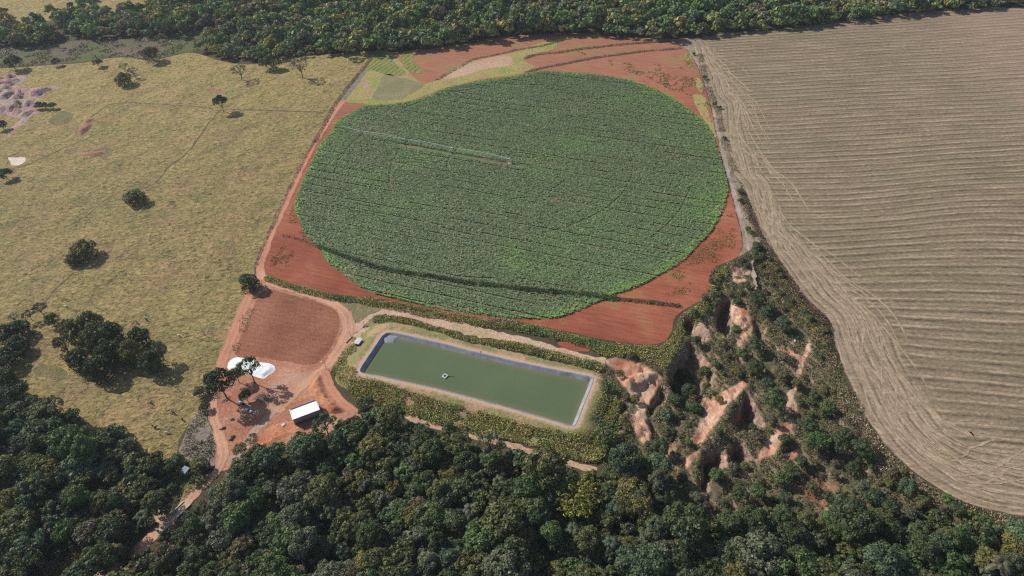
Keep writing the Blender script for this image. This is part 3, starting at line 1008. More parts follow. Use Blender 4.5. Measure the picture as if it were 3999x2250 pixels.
ribbon('dirt_road.002', [(832, 1550), (835, 1600), (842, 1650), (856, 1700), (870, 1750), (872, 1790), (852, 1835), (818, 1873), (780, 1910), (742, 1950), (712, 1980)], [4, 4, 4.5, 5, 5.5, 5, 4.5, 4.5, 4.5], 0.18, ROADP, 0.5, seed=28)
ribbon('dirt_road.003', [(690, 2008), (665, 2035), (632, 2058), (595, 2095), (560, 2130), (500, 2180), (440, 2225), (370, 2275)], [5, 5, 5, 6, 7, 9, 12], 0.12, ROADP, 0.6, seed=29)
ribbon('dirt_road.004', [(1268, 1440), (1282, 1490), (1310, 1540), (1345, 1580), (1385, 1610), (1398, 1650)], [4, 4.5, 4.5, 4, 3.5], 0.21, ROADM, 0.4, seed=30)
ribbon('dirt_road.005', [(1100, 1570), (1040, 1640), (990, 1690), (960, 1740), (930, 1780), (890, 1800)], [5, 4.5, 4.5, 4.5, 4.5], 0.15, mat_soil('grey_track', [(.35, (0.34, 0.22, 0.16)), (.65, (0.44, 0.31, 0.235))], .8, .06), 0.5, seed=31)
ORANGE = mat_soil('fresh_orange_earth', [(0.35, (0.38, 0.145, 0.075)), (0.5, (0.49, 0.215, 0.118)), (0.66, (0.58, 0.295, 0.175))], 0.7, 0.05, 0.9, 0.5)
y1 = lambda q: [(780 + x / 3.623, 1380 + y / 3.623) for x, y in q]
sheet('graded_earth', y1([(720, 1330), (800, 1200), (960, 1060), (1120, 990), (1320, 960), (1400, 1060), (1300, 1110), (1150, 1160), (1000, 1230), (850, 1320), (740, 1370)]), 0.17, ORANGE, .6, seed=32)


def heap(name, poly, hgt, mat, seed, grid=0.9, rough=.5):
    pts = outline(poly, .5, True, 1.5, seed=seed)
    L = [tuple(p) for p in pts]
    def zf(x, y):
        e = np.maximum(sdf(L, x, y), 0)
        return hgt * sstep(0, 3.2, e) * (0.55 + .9 * fbm(x * .22, y * .22, seed, 3)) + (fbm(x * .8, y * .8, seed + 3, 3) - .5) * rough * sstep(0, 2, e)
    return sheet(name, None, 0.14, mat, pts=pts, grid=grid, zf=zf)


heap('earth_bank', y1([(1540, 500), (1640, 350), (1710, 300), (1760, 450), (1840, 620), (1960, 740), (2060, 820), (1900, 860), (1790, 800), (1690, 680), (1600, 600)]), 2.2, ORANGE, 33)
heap('earth_bank.001', y1([(1180, 775), (1300, 690), (1480, 600), (1620, 560), (1640, 600), (1500, 660), (1340, 720), (1200, 790)]), 1.1, ORANGE, 34)
heap('earth_bank.002', y1([(790, 1330), (960, 1220), (1150, 1130), (1380, 1075), (1390, 1120), (1200, 1190), (1000, 1290), (830, 1380)]), 1.0, ORANGE, 36)
# pinkish eroded land in the pasture
e1 = lambda q: [(x / 2.0, 270 + y / 2.0) for x, y in q]
PINK = mat_soil('pink_eroded_earth', [(0.35, (0.31, 0.185, 0.165)), (0.5, (0.42, 0.27, 0.245)), (0.65, (0.50, 0.36, 0.33))], 0.6, 0.05, 1.0, 0.9, extra=((0.22, 0.21, 0.14), 0.05, .52, .62, .75))


def scarps(poly, seed, amp=4.0, grid=2.2):
    pts = outline(poly, 1.2, True, 2.5, seed=seed)
    L = [tuple(p) for p in pts]
    def zf(x, y):
        e = np.maximum(sdf(L, x, y), 0)
        n = np.abs(fbm(x * .06, y * .06, seed, 4) - .5) * 2
        return (amp * sstep(.05, .28, n) + (fbm(x * .3, y * .3, seed + 4, 3) - .5) * 1.5) * sstep(0, 9, e)
    return sheet('eroded_ground', None, 0.06, PINK, pts=pts, grid=grid, zf=zf)


scarps(e1([(-700, 40), (-200, 30), (0, 60), (60, 50), (130, 40), (200, 60), (190, 95), (130, 125), (200, 150), (330, 150), (440, 130), (460, 152), (400, 175), (310, 230), (260, 300), (330, 310), (415, 305), (330, 345), (250, 360), (200, 420), (130, 470), (80, 530), (60, 515), (110, 440), (160, 390), (90, 370), (0, 350), (-300, 380), (-700, 300)]), 41)
REDSCAR = mat_soil('red_scar_earth', [(0.35, (0.26, 0.13, 0.085)), (0.65, (0.38, 0.21, 0.145))], 0.5, 0.06, 1.0, 0.8)
heap('eroded_bank', e1([(610, 480), (650, 420), (690, 390), (735, 385), (700, 420), (720, 440), (660, 500), (620, 520)]), 1.6, REDSCAR, 43, 1.6)
heap('eroded_bank.001', e1([(610, 660), (700, 650), (800, 640), (830, 625), (800, 670), (700, 680)]), 1.2, REDSCAR, 44, 1.6)
sheet('sand_patch', e1([(65, 690), (120, 695), (190, 690), (195, 725), (150, 750), (90, 752), (75, 720)]), 0.09, mat_soil('pale_sand', [(.35, (.62, .50, .42)), (.65, (.72, .60, .52))], .8, .1, .3, .1), .8, seed=45)
DARKP = mat_soil('worn_cattle_path', [(0.35, (0.085, 0.070, 0.040)), (0.65, (0.16, 0.125, 0.07))], 0.5, 0.1, .8, .5)
ribbon('cattle_path', [(866, 428), (820, 475), (752, 572), (705, 620), (660, 652), (622, 700), (590, 725), (520, 750)], [1.2, 1.6, 1.5, 1.2], 0.06, DARKP, 0.5, seed=46)
ribbon('cattle_path.001', [(292, 1062), (262, 1090), (225, 1122), (190, 1160), (160, 1200)], [1.2, 1.4, 1.0], 0.06, DARKP, 0.5, seed=47)
ribbon('cattle_path.002', [(935, 255), (922, 300), (905, 350), (870, 400)], [1.4, 1.8, 1.4], 0.06, mat_soil('greener_path', [(.4, (.18, .20, .07)), (.6, (.24, .24, .10))], .5, .1, .8, .5), 0.6, seed=48)
ribbon('cattle_path.003', [(330, 482), (380, 440), (430, 408), (500, 402), (560, 404), (700, 412), (830, 424)], [1.6, 1.4, 1.2], 0.06, DARKP, 0.5, seed=141)
ribbon('cattle_path.004', [(880, 428), (1000, 430), (1130, 434), (1260, 440)], [1.2, 1.6, 1.2], 0.06, DARKP, 0.5, seed=142)
ribbon('cattle_path.005', [(620, 705), (560, 735), (480, 745), (400, 790), (330, 850), (250, 890)], [1.0, .9, .8], 0.06, DARKP, 0.5, seed=143)
ribbon('cattle_path.006', [(0, 660), (90, 650), (170, 615), (260, 575), (330, 545), (420, 500)], [1.2, 1.4, 1.0], 0.06, DARKP, 0.5, seed=144)
ROUGH_SHADE = mat_soil('rough_grass_and_shade', [(0.35, (0.155, 0.140, 0.062)), (0.5, (0.215, 0.180, 0.080)), (0.65, (0.17, 0.135, 0.072))], 0.7, 0.07, 1.0, 1.0)
for q_, sd_ in (([(190, 470), (215, 445), (255, 435), (285, 450), (270, 475), (225, 490)], 145), ([(130, 1440), (190, 1425), (250, 1440), (262, 1470), (230, 1490), (180, 1470), (140, 1475)], 146), ([(360, 590), (420, 575), (440, 600), (400, 618)], 147)):  # first patch paints a hollow's shade as dark colour; the others are rough grass
    sheet('rough_and_shade_patch', q_, 0.065, ROUGH_SHADE, 1.6, seed=sd_)
sheet('bare_scrape', [(805, 350), (830, 345), (860, 352), (880, 365), (850, 366), (815, 358)], 0.07, REDSCAR, 1.0, seed=148)
sheet('bare_scrape.001', [(1410, 330), (1425, 324), (1450, 332), (1440, 342), (1418, 342)], 0.125, PINK, .6, seed=149)
# strip of dead grey weeds between pasture and yard
GREYW = mat_soil('grey_dead_weeds', [(0.35, (0.19, 0.150, 0.125)), (0.5, (0.26, 0.21, 0.18)), (0.65, (0.19, 0.18, 0.10))], 0.6, 0.07, 1.0, 0.9)
sheet('dead_weeds', [(1462, 206), (1478, 207), (1420, 300), (1352, 390), (1268, 512), (1228, 545), (1138, 718), (1068, 872), (1020, 980), (1000, 1040), (990, 1085), (972, 1160), (930, 1250), (896, 1330), (868, 1400), (838, 1470), (812, 1560), (812, 1640), (832, 1700), (846, 1780), (830, 1830), (790, 1820), (700, 1775), (715, 1720), (745, 1650), (795, 1580), (820, 1500), (842, 1430), (866, 1362), (910, 1260), (958, 1155), (985, 1070), (1015, 990), (1080, 850), (1145, 705), (1222, 550), (1300, 430), (1330, 385), (1400, 290)], 0.105, GREYW, .6, step=2.5, seed=49)

# ---- POND: raised bank, liner, water
ZC, ZW = 3.0, 1.25
CREST = [(1499, 1307), (1515, 1299), (1556, 1303), (1700, 1335), (1880, 1380), (2100, 1430), (2300, 1470), (2316, 1480), (2312, 1500), (2280, 1580), (2250, 1655), (2238, 1664), (2215, 1661), (2100, 1626), (1900, 1570), (1700, 1518), (1500, 1474), (1416, 1458), (1405, 1450), (1408, 1438), (1430, 1404), (1465, 1352), (1488, 1318)]
crest = PXA(CREST, ZC)
CR = [tuple(p) for p in crest]
BANKO = [(1390, 1262), (1450, 1240), (1560, 1262), (1700, 1296), (1850, 1345), (2010, 1378), (2200, 1425), (2330, 1455), (2365, 1480), (2372, 1560), (2350, 1660), (2340, 1760), (2315, 1800), (2180, 1770), (2000, 1720), (1800, 1660), (1600, 1600), (1480, 1570), (1400, 1545), (1320, 1500), (1310, 1440), (1350, 1360)]
bo = outline(BANKO, 1.0, True, 3, seed=50)


def bank_z(x, y):
    d = -sdf(CR, x, y)
    return np.where(d < 0, ZC - 0.08, ZC * (1 - sstep(3.5, 14.0, d))) + (fbm(x * .3, y * .3, 51, 3) - .5) * .5 * sstep(0.6, 3, d)


cr_d = subdivide(crest, 1.5)
off = np.array([np.mean(crest[:, 0]), np.mean(crest[:, 1])])
V = [Vector(p) for p in bo] + [Vector(p) for p in cr_d]
nb_, nc_ = len(bo), len(cr_d)
gx, gy = np.meshgrid(np.arange(bo[:, 0].min(), bo[:, 0].max(), 1.6), np.arange(bo[:, 1].min(), bo[:, 1].max(), 1.6))
gx, gy = gx.ravel(), gy.ravel()
BO = [tuple(p) for p in bo]
ok = pip(BO, gx, gy) & ~pip(CR, gx, gy)
gx, gy = gx[ok], gy[ok]
ok = (segdist(BO, gx, gy, True) > 1) & (segdist(CR, gx, gy, True) > .8)
V += [Vector((a, b)) for a, b in zip(gx[ok], gy[ok])]
r_ = delaunay_2d_cdt(V, [], [list(range(nb_)), list(range(nb_, nb_ + nc_))], 1, 1e-5)
co = np.array([tuple(v) for v in r_[0]])
fa = np.array([f[:3] for f in r_[2]])
cn = co[fa].mean(1)
fa = fa[~pip(CR, cn[:, 0], cn[:, 1])]
ar = (co[fa[:, 1], 0] - co[fa[:, 0], 0]) * (co[fa[:, 2], 1] - co[fa[:, 0], 1]) - (co[fa[:, 1], 1] - co[fa[:, 0], 1]) * (co[fa[:, 2], 0] - co[fa[:, 0], 0])
fa[ar < 0] = fa[ar < 0][:, ::-1]
BANKM = NT('bank_earth')
t = BANKM
bc = t.ramp(t.noise(0.05, 5, 0.65), [(0.34, (0.25, 0.20, 0.105)), (0.48, (0.22, 0.215, 0.085)), (0.58, (0.40, 0.26, 0.165)), (0.70, (0.28, 0.235, 0.12))])
bg_ = t.noise(0.8, 5, 0.7)
bc = t.mix(1.0, bc, t.ramp(bg_, [(0.28, (0.65, 0.65, 0.65)), (0.72, (1.3, 1.3, 1.3))]), 'MULTIPLY')
rim = t.math('MULTIPLY_ADD', t.math('SUBTRACT', t.noise(0.4, 4), .5), -2.4, t.attr('rim').outputs['Fac'])
bc = t.mix(t.maprange(rim, 1.2, 3.2, 0.92, 0), bc, (0.52, 0.35, 0.245))
t.color(bc)
t.bump(bg_, .8, .4)
zz = bank_z(co[:, 0], co[:, 1])
dd = -sdf(CR, co[:, 0], co[:, 1])
zz = np.where(-sdf(BO, co[:, 0], co[:, 1]) > -0.05, 0.04, zz + .04)
me = mesh_np('pond_bank', np.column_stack([co, zz]), fa, True)
at = me.attributes.new('rim', 'FLOAT', 'POINT')
at.data.foreach_set('value', np.maximum(dd, 0).astype(np.float32))
link('pond_bank', me, BANKM.m)['kind'] = 'structure'


def inset(pts, d):
    out = []
    n = len(pts)
    for i in range(n):
        a, b, c = pts[i - 1], pts[i], pts[(i + 1) % n]
        t1 = (b - a) / (np.linalg.norm(b - a) + 1e-9)
        t2 = (c - b) / (np.linalg.norm(c - b) + 1e-9)
        nn = np.array([-t1[1] - t2[1], t1[0] + t2[0]])
        out.append(b + nn / (np.linalg.norm(nn) + 1e-9) * d)
    return np.array(out)


ca = np.sum(crest[:, 0] * np.roll(crest[:, 1], -1) - np.roll(crest[:, 0], -1) * crest[:, 1])
sg = 1 if ca > 0 else -1
cd = catmull(crest, True, 1.0)
wv = (fbm(cd[:, 0] * .3, cd[:, 1] * .3, 61, 3) - .5)
rings = []
SHELF = PX(1552, 1322, 1.0)
for k, (d, zz_) in enumerate(((-.35, ZC - .04), (-.15, ZC + .10), (0.15, ZC + .12), (.4, ZC - .12), (1.3, ZC - 1.1), (2.2, ZC - 2.1), (3.6, 0.1))):
    q = inset(cd, sg * d) + (wv * .25)[:, None]
    zr = np.full(len(q), zz_) + (vnoise(cd[:, 0] * 1.1, cd[:, 1] * 1.1, 70 + k) - .5) * (.05 if k < 4 else .12)
    rings.append(np.column_stack([q, zr]))
n = len(cd)
LV = np.concatenate(rings)
LF = []
for k in range(len(rings) - 1):
    for i in range(n):
        j = (i + 1) % n
        LF.append((k * n + i, k * n + j, (k + 1) * n + j, (k + 1) * n + i))
LF = np.array(LF)
if sg < 0:
    LF = LF[:, ::-1]
t = NT('grey_liner')
lc = t.ramp(t.noise(0.25, 5, 0.7), [(0.3, (0.18, 0.19, 0.22)), (0.5, (0.245, 0.255, 0.29)), (0.7, (0.33, 0.34, 0.37))])
t.color(lc)
t.b.inputs['Roughness'].default_value = 0.45
t.b.inputs['Specular IOR Level'].default_value = 0.35
t.bump(t.noise(0.8, 3, .6, vec=t.scaled((1, .4, 1))), .5, .25)
LINER = t.m
pl = empty('pond_liner', (0, 0, 0))
tag(pl, 'dark grey plastic liner rimming the rectangular green pond', 'pond liner')
link('sheet', mesh_np('sheet', LV, LF, True), LINER, pl)
# the shallow corner apron, a wrinkled tongue of liner above the water
ap = outline([(1496, 1310), (1515, 1300), (1560, 1306), (1572, 1318), (1550, 1325), (1545, 1337), (1536, 1341), (1500, 1336), (1488, 1325)], .15, True, .7, seed=63, zpx=1.6)
AP = [tuple(p) for p in ap]
co, fa = tri_area(ap, .7)
ez = np.maximum(sdf(AP, co[:, 0], co[:, 1]), 0)
zap = 1.15 + .8 * sstep(0, 1.6, ez) + (vnoise(co[:, 0] * 1.3, co[:, 1] * .5, 64) - .5) * .35 * sstep(0, 1, ez)
link('corner_apron', mesh_np('corner_apron', np.column_stack([co, zap]), fa, True), LINER, pl)
# water
wpts = inset(cd, sg * 1.2)
co, fa = tri_area(subdivide(wpts, 2.5), None)
t = NT('pond_water')
wc = t.ramp(t.noise(0.02, 3, 0.5), [(0.35, (0.096, 0.132, 0.066)), (0.65, (0.115, 0.150, 0.078))])
wc = t.mix(t.maprange(t.attr('rim').outputs['Fac'], 0.4, 3.0, 0.6, 0.0), wc, (0.20, 0.155, 0.075))
t.color(wc)
t.b.inputs['Roughness'].default_value = 0.22
t.b.inputs['Specular IOR Level'].default_value = 0.18
t.bump(t.noise(1.5, 2, .5), .05, .05)
co, fa = tri_area(subdivide(wpts, 2.5), 3.0)
me = mesh_np('pond_water', np.column_stack([co, np.full(len(co), ZW)]), fa)
at = me.attributes.new('rim', 'FLOAT', 'POINT')
at.data.foreach_set('value', np.maximum(sdf([tuple(p) for p in wpts], co[:, 0], co[:, 1]) - .6, 0).astype(np.float32))
link('pond_water', me, t.m)['kind'] = 'structure'
# sandy track and cut bank behind the pond
SANDY = mat_soil('sandy_track_earth', [(0.35, (0.44, 0.28, 0.195)), (0.5, (0.52, 0.36, 0.26)), (0.65, (0.40, 0.30, 0.17))], 0.6, 0.05, .8, .4)
ribbon('sandy_track', [(1375, 1298), (1410, 1262), (1450, 1228), (1510, 1216), (1570, 1222), (1640, 1238), (1720, 1258), (1810, 1283), (1900, 1303), (2000, 1323), (2100, 1348), (2200, 1375), (2290, 1398), (2365, 1412)], [4, 5, 6, 7, 8, 8, 7, 6, 5.5, 5, 4.5, 5], 0.135, SANDY, 0.9, seed=65)
ribbon('sandy_track.001', [(1760, 1680), (1640, 1650), (1580, 1620)], [2, 2.5, 2], 0.1, SANDY, .6, seed=66)
ribbon('sandy_track.002', [(1600, 1630), (1720, 1672), (1850, 1708), (1980, 1735), (2060, 1760), (2170, 1790), (2260, 1820), (2330, 1840)], [2.5, 3, 3, 3.2, 3.5, 3.5, 3], 0.13, PALE, .7, seed=67)
sheet('red_clearing', [(2176, 1340), (2230, 1332), (2280, 1340), (2308, 1362), (2300, 1376), (2250, 1372), (2200, 1360)], 0.165, SOIL, .6, seed=68)
sheet('grassy_corner', [(1330, 1180), (1400, 1170), (1480, 1190), (1490, 1210), (1440, 1232), (1400, 1262), (1380, 1250), (1375, 1220)], 0.2, mat_soil('dull_grass', [(.35, (.17, .155, .075)), (.65, (.24, .20, .115))], .6, .07, .9, .6), .6, seed=69)
ribbon('sandy_track.003', [(2352, 1480), (2355, 1540), (2352, 1600), (2350, 1650), (2342, 1720), (2335, 1790)], [2.5, 2.5, 2, 1.8, 1.6], 0.14, PATHM, .5, seed=70)
sheet('pump_yard', [(1376, 1300), (1420, 1282), (1470, 1285), (1450, 1310), (1430, 1340), (1415, 1330), (1385, 1330), (1350, 1390), (1325, 1410), (1330, 1370)], 0.1, SANDY, .7, seed=71)
# stream under the bridge
t = NT('stream_water')
t.color((0.035, 0.04, 0.028))
t.b.inputs['Roughness'].default_value = .1
t.b.inputs['Specular IOR Level'].default_value = .4
sheet('stream', [(600, 1945), (640, 1950), (680, 1965), (700, 1985), (730, 2010), (800, 2040), (790, 2055), (720, 2030), (690, 2005), (670, 1985), (630, 1975), (590, 1970)], 0.06, t.m, .4, seed=72)
sheet('stream_bank', [(640, 1985), (668, 1990), (690, 2005), (670, 2035), (630, 2050), (610, 2040), (605, 2000)], 0.08, PALE, .5, seed=73)
sheet('stream_bank.001', [(725, 1885), (770, 1862), (820, 1852), (842, 1858), (770, 1925), (735, 1958), (715, 1975), (700, 1968), (712, 1930)], 0.08, mat_soil('roadside_earth', [(.35, (.38, .24, .16)), (.6, (.22, .20, .09))], .6, .1, .8, .5), .6, seed=74)
sheet('tawny_clearing', [(120, 2260), (180, 2210), (260, 2160), (310, 2130), (350, 2150), (360, 2200), (320, 2250), (200, 2330), (60, 2330)], 0.09, mat_soil('tawny_grass_ground', [(.35, (.19, .125, .06)), (.65, (.27, .19, .09))], .6, .08, 1, .6), .8, seed=75)

# ================================================================== GROUND COVER (nobody could count it)
def pal(cols, idx, rng, var=.12):
    c = np.array(cols)[idx]
    return np.clip(c * (1 + rng.normal(0, var, (len(idx), 1))), 0.003, 1)


def scatter_poly(poly_g, dens, rng):
    P = np.array(poly_g)
    x0, y0 = P.min(0)
    x1, y1 = P.max(0)
    n = int((x1 - x0) * (y1 - y0) * dens)
    x, y = rng.uniform(x0, x1, n), rng.uniform(y0, y1, n)
    k = pip([tuple(p) for p in P], x, y)
    return x[k], y[k]


def stuff(name, x, y, zb, hgt, size, cols, seed, spread=0.7, group=None, upright=.9, tone=.09):
    rng = np.random.default_rng(seed)
    k_ = 2 if size < .85 else 1
    if k_ == 2:                                   # two smaller blades for one
        x, y, zb, hgt = (np.repeat(np.broadcast_to(q_, x.shape), 2) for q_ in (x, y, zb, hgt))
        x, y = x + rng.normal(0, .3, len(x)), y + rng.normal(0, .3, len(y))
        size = size * .68
    n = len(x)
    nz = fbm(x * tone, y * tone, seed, 4)
    nz = np.clip((nz - .5) * 2.6 + .5 + rng.normal(0, .12, n), 0, .999)
    col = pal(cols, (nz * len(cols)).astype(int), rng)
    u = rng.uniform(0, 1, n)
    P = np.column_stack([x, y, zb + hgt * (0.3 + .7 * u)])
    N = rng.normal(size=(n, 3)) * np.array([1, 1, .6]) + np.array([0, 0, upright])
    V = quads(P, N, size * rng.uniform(.6, 1.4, n), rng, aspect=.7)
    o = link(name, quad_mesh(name, V, rng.uniform(.25, .75, n), col), LEAFC)
    o['kind'] = 'stuff'
    if group:
        o['group'] = group
    return o


# ---- the irrigated crop
CIRC = [(1190, 913), (1165, 850), (1149, 812), (1158, 772), (1176, 725), (1208, 650), (1252, 565), (1290, 520), (1322, 475), (1369, 443), (1440, 414), (1563, 404), (1660, 381), (1738, 348), (1855, 322), (2000, 300), (2105, 282), (2180, 281), (2249, 286), (2388, 301), (2505, 330), (2583, 361), (2660, 408), (2738, 466), (2777, 517), (2803, 590), (2827, 664), (2841, 734), (2831, 796), (2812, 840), (2785, 893), (2719, 967), (2641, 1037), (2544, 1091), (2478, 1126), (2400, 1154), (2338, 1180), (2260, 1212), (2186, 1239), (2117, 1246), (2000, 1243), (1880, 1232), (1780, 1222), (1640, 1192), (1560, 1172), (1478, 1154), (1412, 1126), (1350, 1080), (1272, 1021), (1249, 971), (1215, 940)]
circ = outline(CIRC, 0.8, True, 2.5, seed=81)
CI = [tuple(p) for p in circ]
cs = mat_soil('crop_soil', [(0.35, (0.120, 0.160, 0.080)), (0.52, (0.140, 0.160, 0.080)), (0.68, (0.220, 0.145, 0.082))], 0.9, 0.06, .6, .3, extra=((0.33, 0.14, 0.085), 0.09, .56, .66, .8))
sheet('crop_ground', None, 0.135, cs, pts=circ)
PIV = np.array(PX(1992, 639))
TOW = [np.array(PX(1771.6, 597)), np.array(PX(1585, 561)), np.array(PX(1408, 530))]
TR = [float(np.linalg.norm(t_ - PIV)) for t_ in TOW]
rng = np.random.default_rng(82)
x, y = scatter_poly(CI, 4.6, rng)
# plants stand in drilled rows
ca_, sa_ = math.cos(ROWANG), math.sin(ROWANG)
rx, ry = x * ca_ + y * sa_, -x * sa_ + y * ca_
ry = np.round(ry / 1.3) * 1.3 + rng.normal(0, .28, len(ry))
x, y = rx * ca_ - ry * sa_, rx * sa_ + ry * ca_
e = sdf(CI, x, y)
rad = np.hypot(x - PIV[0], y - PIV[1])
ang = np.arctan2(y - PIV[1], x - PIV[0])
keep = e > 0.1
for r0 in TR:
    keep &= ~((np.abs(rad - r0 + (vnoise(ang * 12, ang * 0, 5) - .5) * .8) < 0.6) & (vnoise(ang * 4, ang * 0 + r0, 3) > .42))
# passes where the drill left a gap, and thin patches
rowid = np.round(ry / 0.9).astype(int)
gap = (vnoise(rx * .02, rowid * 1.7, 9) > .80) & (np.mod(rowid, 9) == 0)
band = np.mod(ry + (vnoise(rx * .01, ry * .01, 19) - .5) * 5, 9.0)
gap |= (band < 1.0) & (vnoise(rx * .025, np.floor(ry / 9.0) * 7.3, 29) > .34)
thin = fbm(rx * .02, ry * .09, 15, 4)
gap |= (thin > .58) & (rng.uniform(0, 1, len(x)) < np.minimum((thin - .58) * 5, .62))
armd = segdist([tuple(PX(2040, 652)), tuple(PX(1700, 590)), tuple(PX(1560, 566))], x, y)
gap |= armd < 1.6 + 1.2 * vnoise(rx * .2, ry * 0, 4)
keep &= ~gap
x, y, e, rx, ry = x[keep], y[keep], e[keep], rx[keep], ry[keep]
n = len(x)
bright = .42 + (fbm(x * .03, y * .03, 18, 4) - .5) * .6 + sstep(9, 1, e) * .24 + rng.normal(0, .07, n)
hgt = np.where(e < 8, 1.1, .85) * (0.9 + .2 * fbm(x * .07, y * .07, 44, 2))
ci = np.clip((bright - .30) / .45 * 5, 0, 4.99).astype(int)
cc = pal([(0.165, 0.222, 0.112), (0.166, 0.235, 0.112), (0.168, 0.250, 0.110), (0.172, 0.285, 0.104), (0.210, 0.345, 0.095)], ci, rng, .06)
P = np.column_stack([x, y, .15 + hgt * rng.uniform(.62, .9, n)])
N = rng.normal(size=(n, 3)) * np.array([.30, .30, .2]) + np.array([0, 0, 1.0])
rd = np.array([ca_, sa_, 0]) + rng.normal(0, .25, (n, 3))
V = quads(P, N, 1.15 * rng.uniform(.6, 1.3, n), rng, aspect=.55, tang=np.cross(np.broadcast_to(rd, N.shape), N))
o = link('crop', quad_mesh('crop', V, rng.uniform(.38, .62, n), cc), LEAFC)
o['kind'] = 'stuff'

WEED = [(0.276, 0.274, 0.087), (0.359, 0.348, 0.104), (0.246, 0.284, 0.083), (0.420, 0.368, 0.131), (0.307, 0.263, 0.131)]
LUSH = [(0.137, 0.207, 0.068), (0.194, 0.273, 0.082), (0.251, 0.306, 0.091), (0.319, 0.328, 0.102)]
DRYW = [(0.228, 0.168, 0.114), (0.317, 0.238, 0.166), (0.257, 0.238, 0.114), (0.396, 0.317, 0.228)]
SCRB = [(0.148, 0.157, 0.069), (0.232, 0.206, 0.097), (0.252, 0.180, 0.117), (0.325, 0.245, 0.151), (0.316, 0.284, 0.091), (0.179, 0.186, 0.081)]


def strip_stuff(name, line_px, width, dens, hgt, size, cols, seed, cover=0.0):
    """a band of tall weeds along a bank"""
    rng = np.random.default_rng(seed)
    L = catmull(PXA(line_px), False, 2)
    Ls = [tuple(p) for p in L[::3]] + [tuple(L[-1])]
    x0, y0 = L.min(0) - width
    x1, y1 = L.max(0) + width
    n = int((x1 - x0) * (y1 - y0) * dens)
    x, y = rng.uniform(x0, x1, n), rng.uniform(y0, y1, n)
    d = segdist(Ls, x, y)
    w = width / 2 * (0.65 + .7 * fbm(x * .12, y * .12, seed, 3))
    k = (d < w) & (fbm(x * .1, y * .1, seed + 3, 3) > cover)
    x, y, d, w = x[k], y[k], d[k], w[k]
    h = hgt * (1 - .6 * (d / w) ** 2) * (.55 + .9 * fbm(x * .25, y * .25, seed + 1, 2))
    return stuff(name, x, y, ground_z(x, y), h, size, cols, seed)


strip_stuff('bank_grass', [(1045, 1088), (1100, 1108), (1150, 1126), (1220, 1145), (1300, 1163), (1380, 1172), (1440, 1180)], 5.0, 6, 2.3, .75, LUSH, 91)
strip_stuff('bank_grass', [(1430, 1178), (1500, 1190), (1580, 1204), (1650, 1222), (1720, 1232), (1800, 1248), (1900, 1262), (2000, 1268)], 7.0, 6, 2.2, .75, WEED, 92, .30)
strip_stuff('bank_grass', [(1990, 1272), (2080, 1290), (2150, 1305), (2230, 1325), (2300, 1345), (2380, 1362)], 6.5, 6, 2.4, .75, LUSH + DRYW[:1], 93)
strip_stuff('contour_grass', [(1245, 966), (1290, 985), (1340, 1003), (1400, 1023), (1460, 1042), (1530, 1058), (1600, 1072)], 3.6, 8, 2.2, .7, [(.060, .085, .034), (.085, .11, .042)], 94)
strip_stuff('contour_grass', [(1590, 1070), (1680, 1082), (1760, 1096), (1850, 1110), (1950, 1120), (2050, 1132), (2150, 1142), (2250, 1152), (2330, 1160), (2400, 1168)], 4.0, 8, 2.3, .75, [(.065, .095, .034), (.09, .13, .042), (.15, .20, .055)], 95)
strip_stuff('contour_grass', [(2380, 1165), (2440, 1172), (2500, 1178), (2560, 1184), (2620, 1192), (2650, 1196)], 2.8, 7, 1.7, .65, [(.060, .085, .034), (.085, .11, .042)], 96)
strip_stuff('contour_grass', [(1105, 920), (1150, 930), (1185, 940), (1215, 950), (1245, 966)], 2.4, 5, .9, .6, DRYW, 97)
strip_stuff('terrace_grass', c3([(140, 585), (250, 550), (480, 528), (620, 505), (760, 488), (920, 468), (1100, 450), (1300, 435), (1480, 420), (1645, 412)]), 3.4, 4, 1.6, .8, DRYW + SCRB[:2], 98)
strip_stuff('terrace_grass', c3([(150, 725), (280, 690), (400, 668), (520, 645), (700, 608), (850, 580), (1000, 560), (1150, 542), (1300, 520), (1500, 505), (1690, 488)]), 3.2, 4, 1.4, .8, DRYW + SCRB[:2], 99)
strip_stuff('terrace_grass', c3([(0, 512), (200, 480), (330, 455), (480, 415), (580, 390), (690, 362)]), 3.0, 3.5, 1.2, .8, DRYW + WEED[:2], 100)
strip_stuff('terrace_grass', c2([(1830, 800), (1950, 730), (2050, 675), (2140, 622), (2220, 590), (2400, 555), (2574, 515)]), 3.0, 3, 1.2, .8, DRYW + WEED[:2], 101)
strip_stuff('fence_weeds', c2([(1200, 525), (1130, 620), (1080, 690), (1000, 780), (930, 870), (860, 960), (780, 1080), (720, 1190), (660, 1300), (590, 1430)]), 3.4, 3.5, 1.3, .7, DRYW[:2] + SCRB[2:4], 102)
strip_stuff('fence_weeds', [(1228, 548), (1138, 720), (1068, 873), (1018, 985), (998, 1045)], 2.4, 4, 1.0, .6, DRYW, 103)
strip_stuff('pond_weeds', [(1475, 1248), (1560, 1254), (1640, 1275), (1720, 1298), (1800, 1325), (1900, 1345), (2000, 1352), (2100, 1375), (2200, 1400), (2280, 1420), (2340, 1435)], 6.0, 5.5, 2.2, .75, WEED + LUSH[1:2], 104)
strip_stuff('pond_weeds', [(1570, 1292), (1700, 1318), (1800, 1345), (1930, 1378), (2060, 1402), (2200, 1440), (2300, 1462)], 4.0, 3.5, .7, .55, LUSH, 105, .42)
strip_stuff('gully_edge_weeds', [(2735, 215), (2760, 330), (2800, 430), (2828, 545), (2862, 660), (2890, 745), (2915, 810), (2935, 880), (2965, 950), (3005, 1000)], 5.5, 2.6, 1.1, .7, DRYW + SCRB[:3], 106, .44)
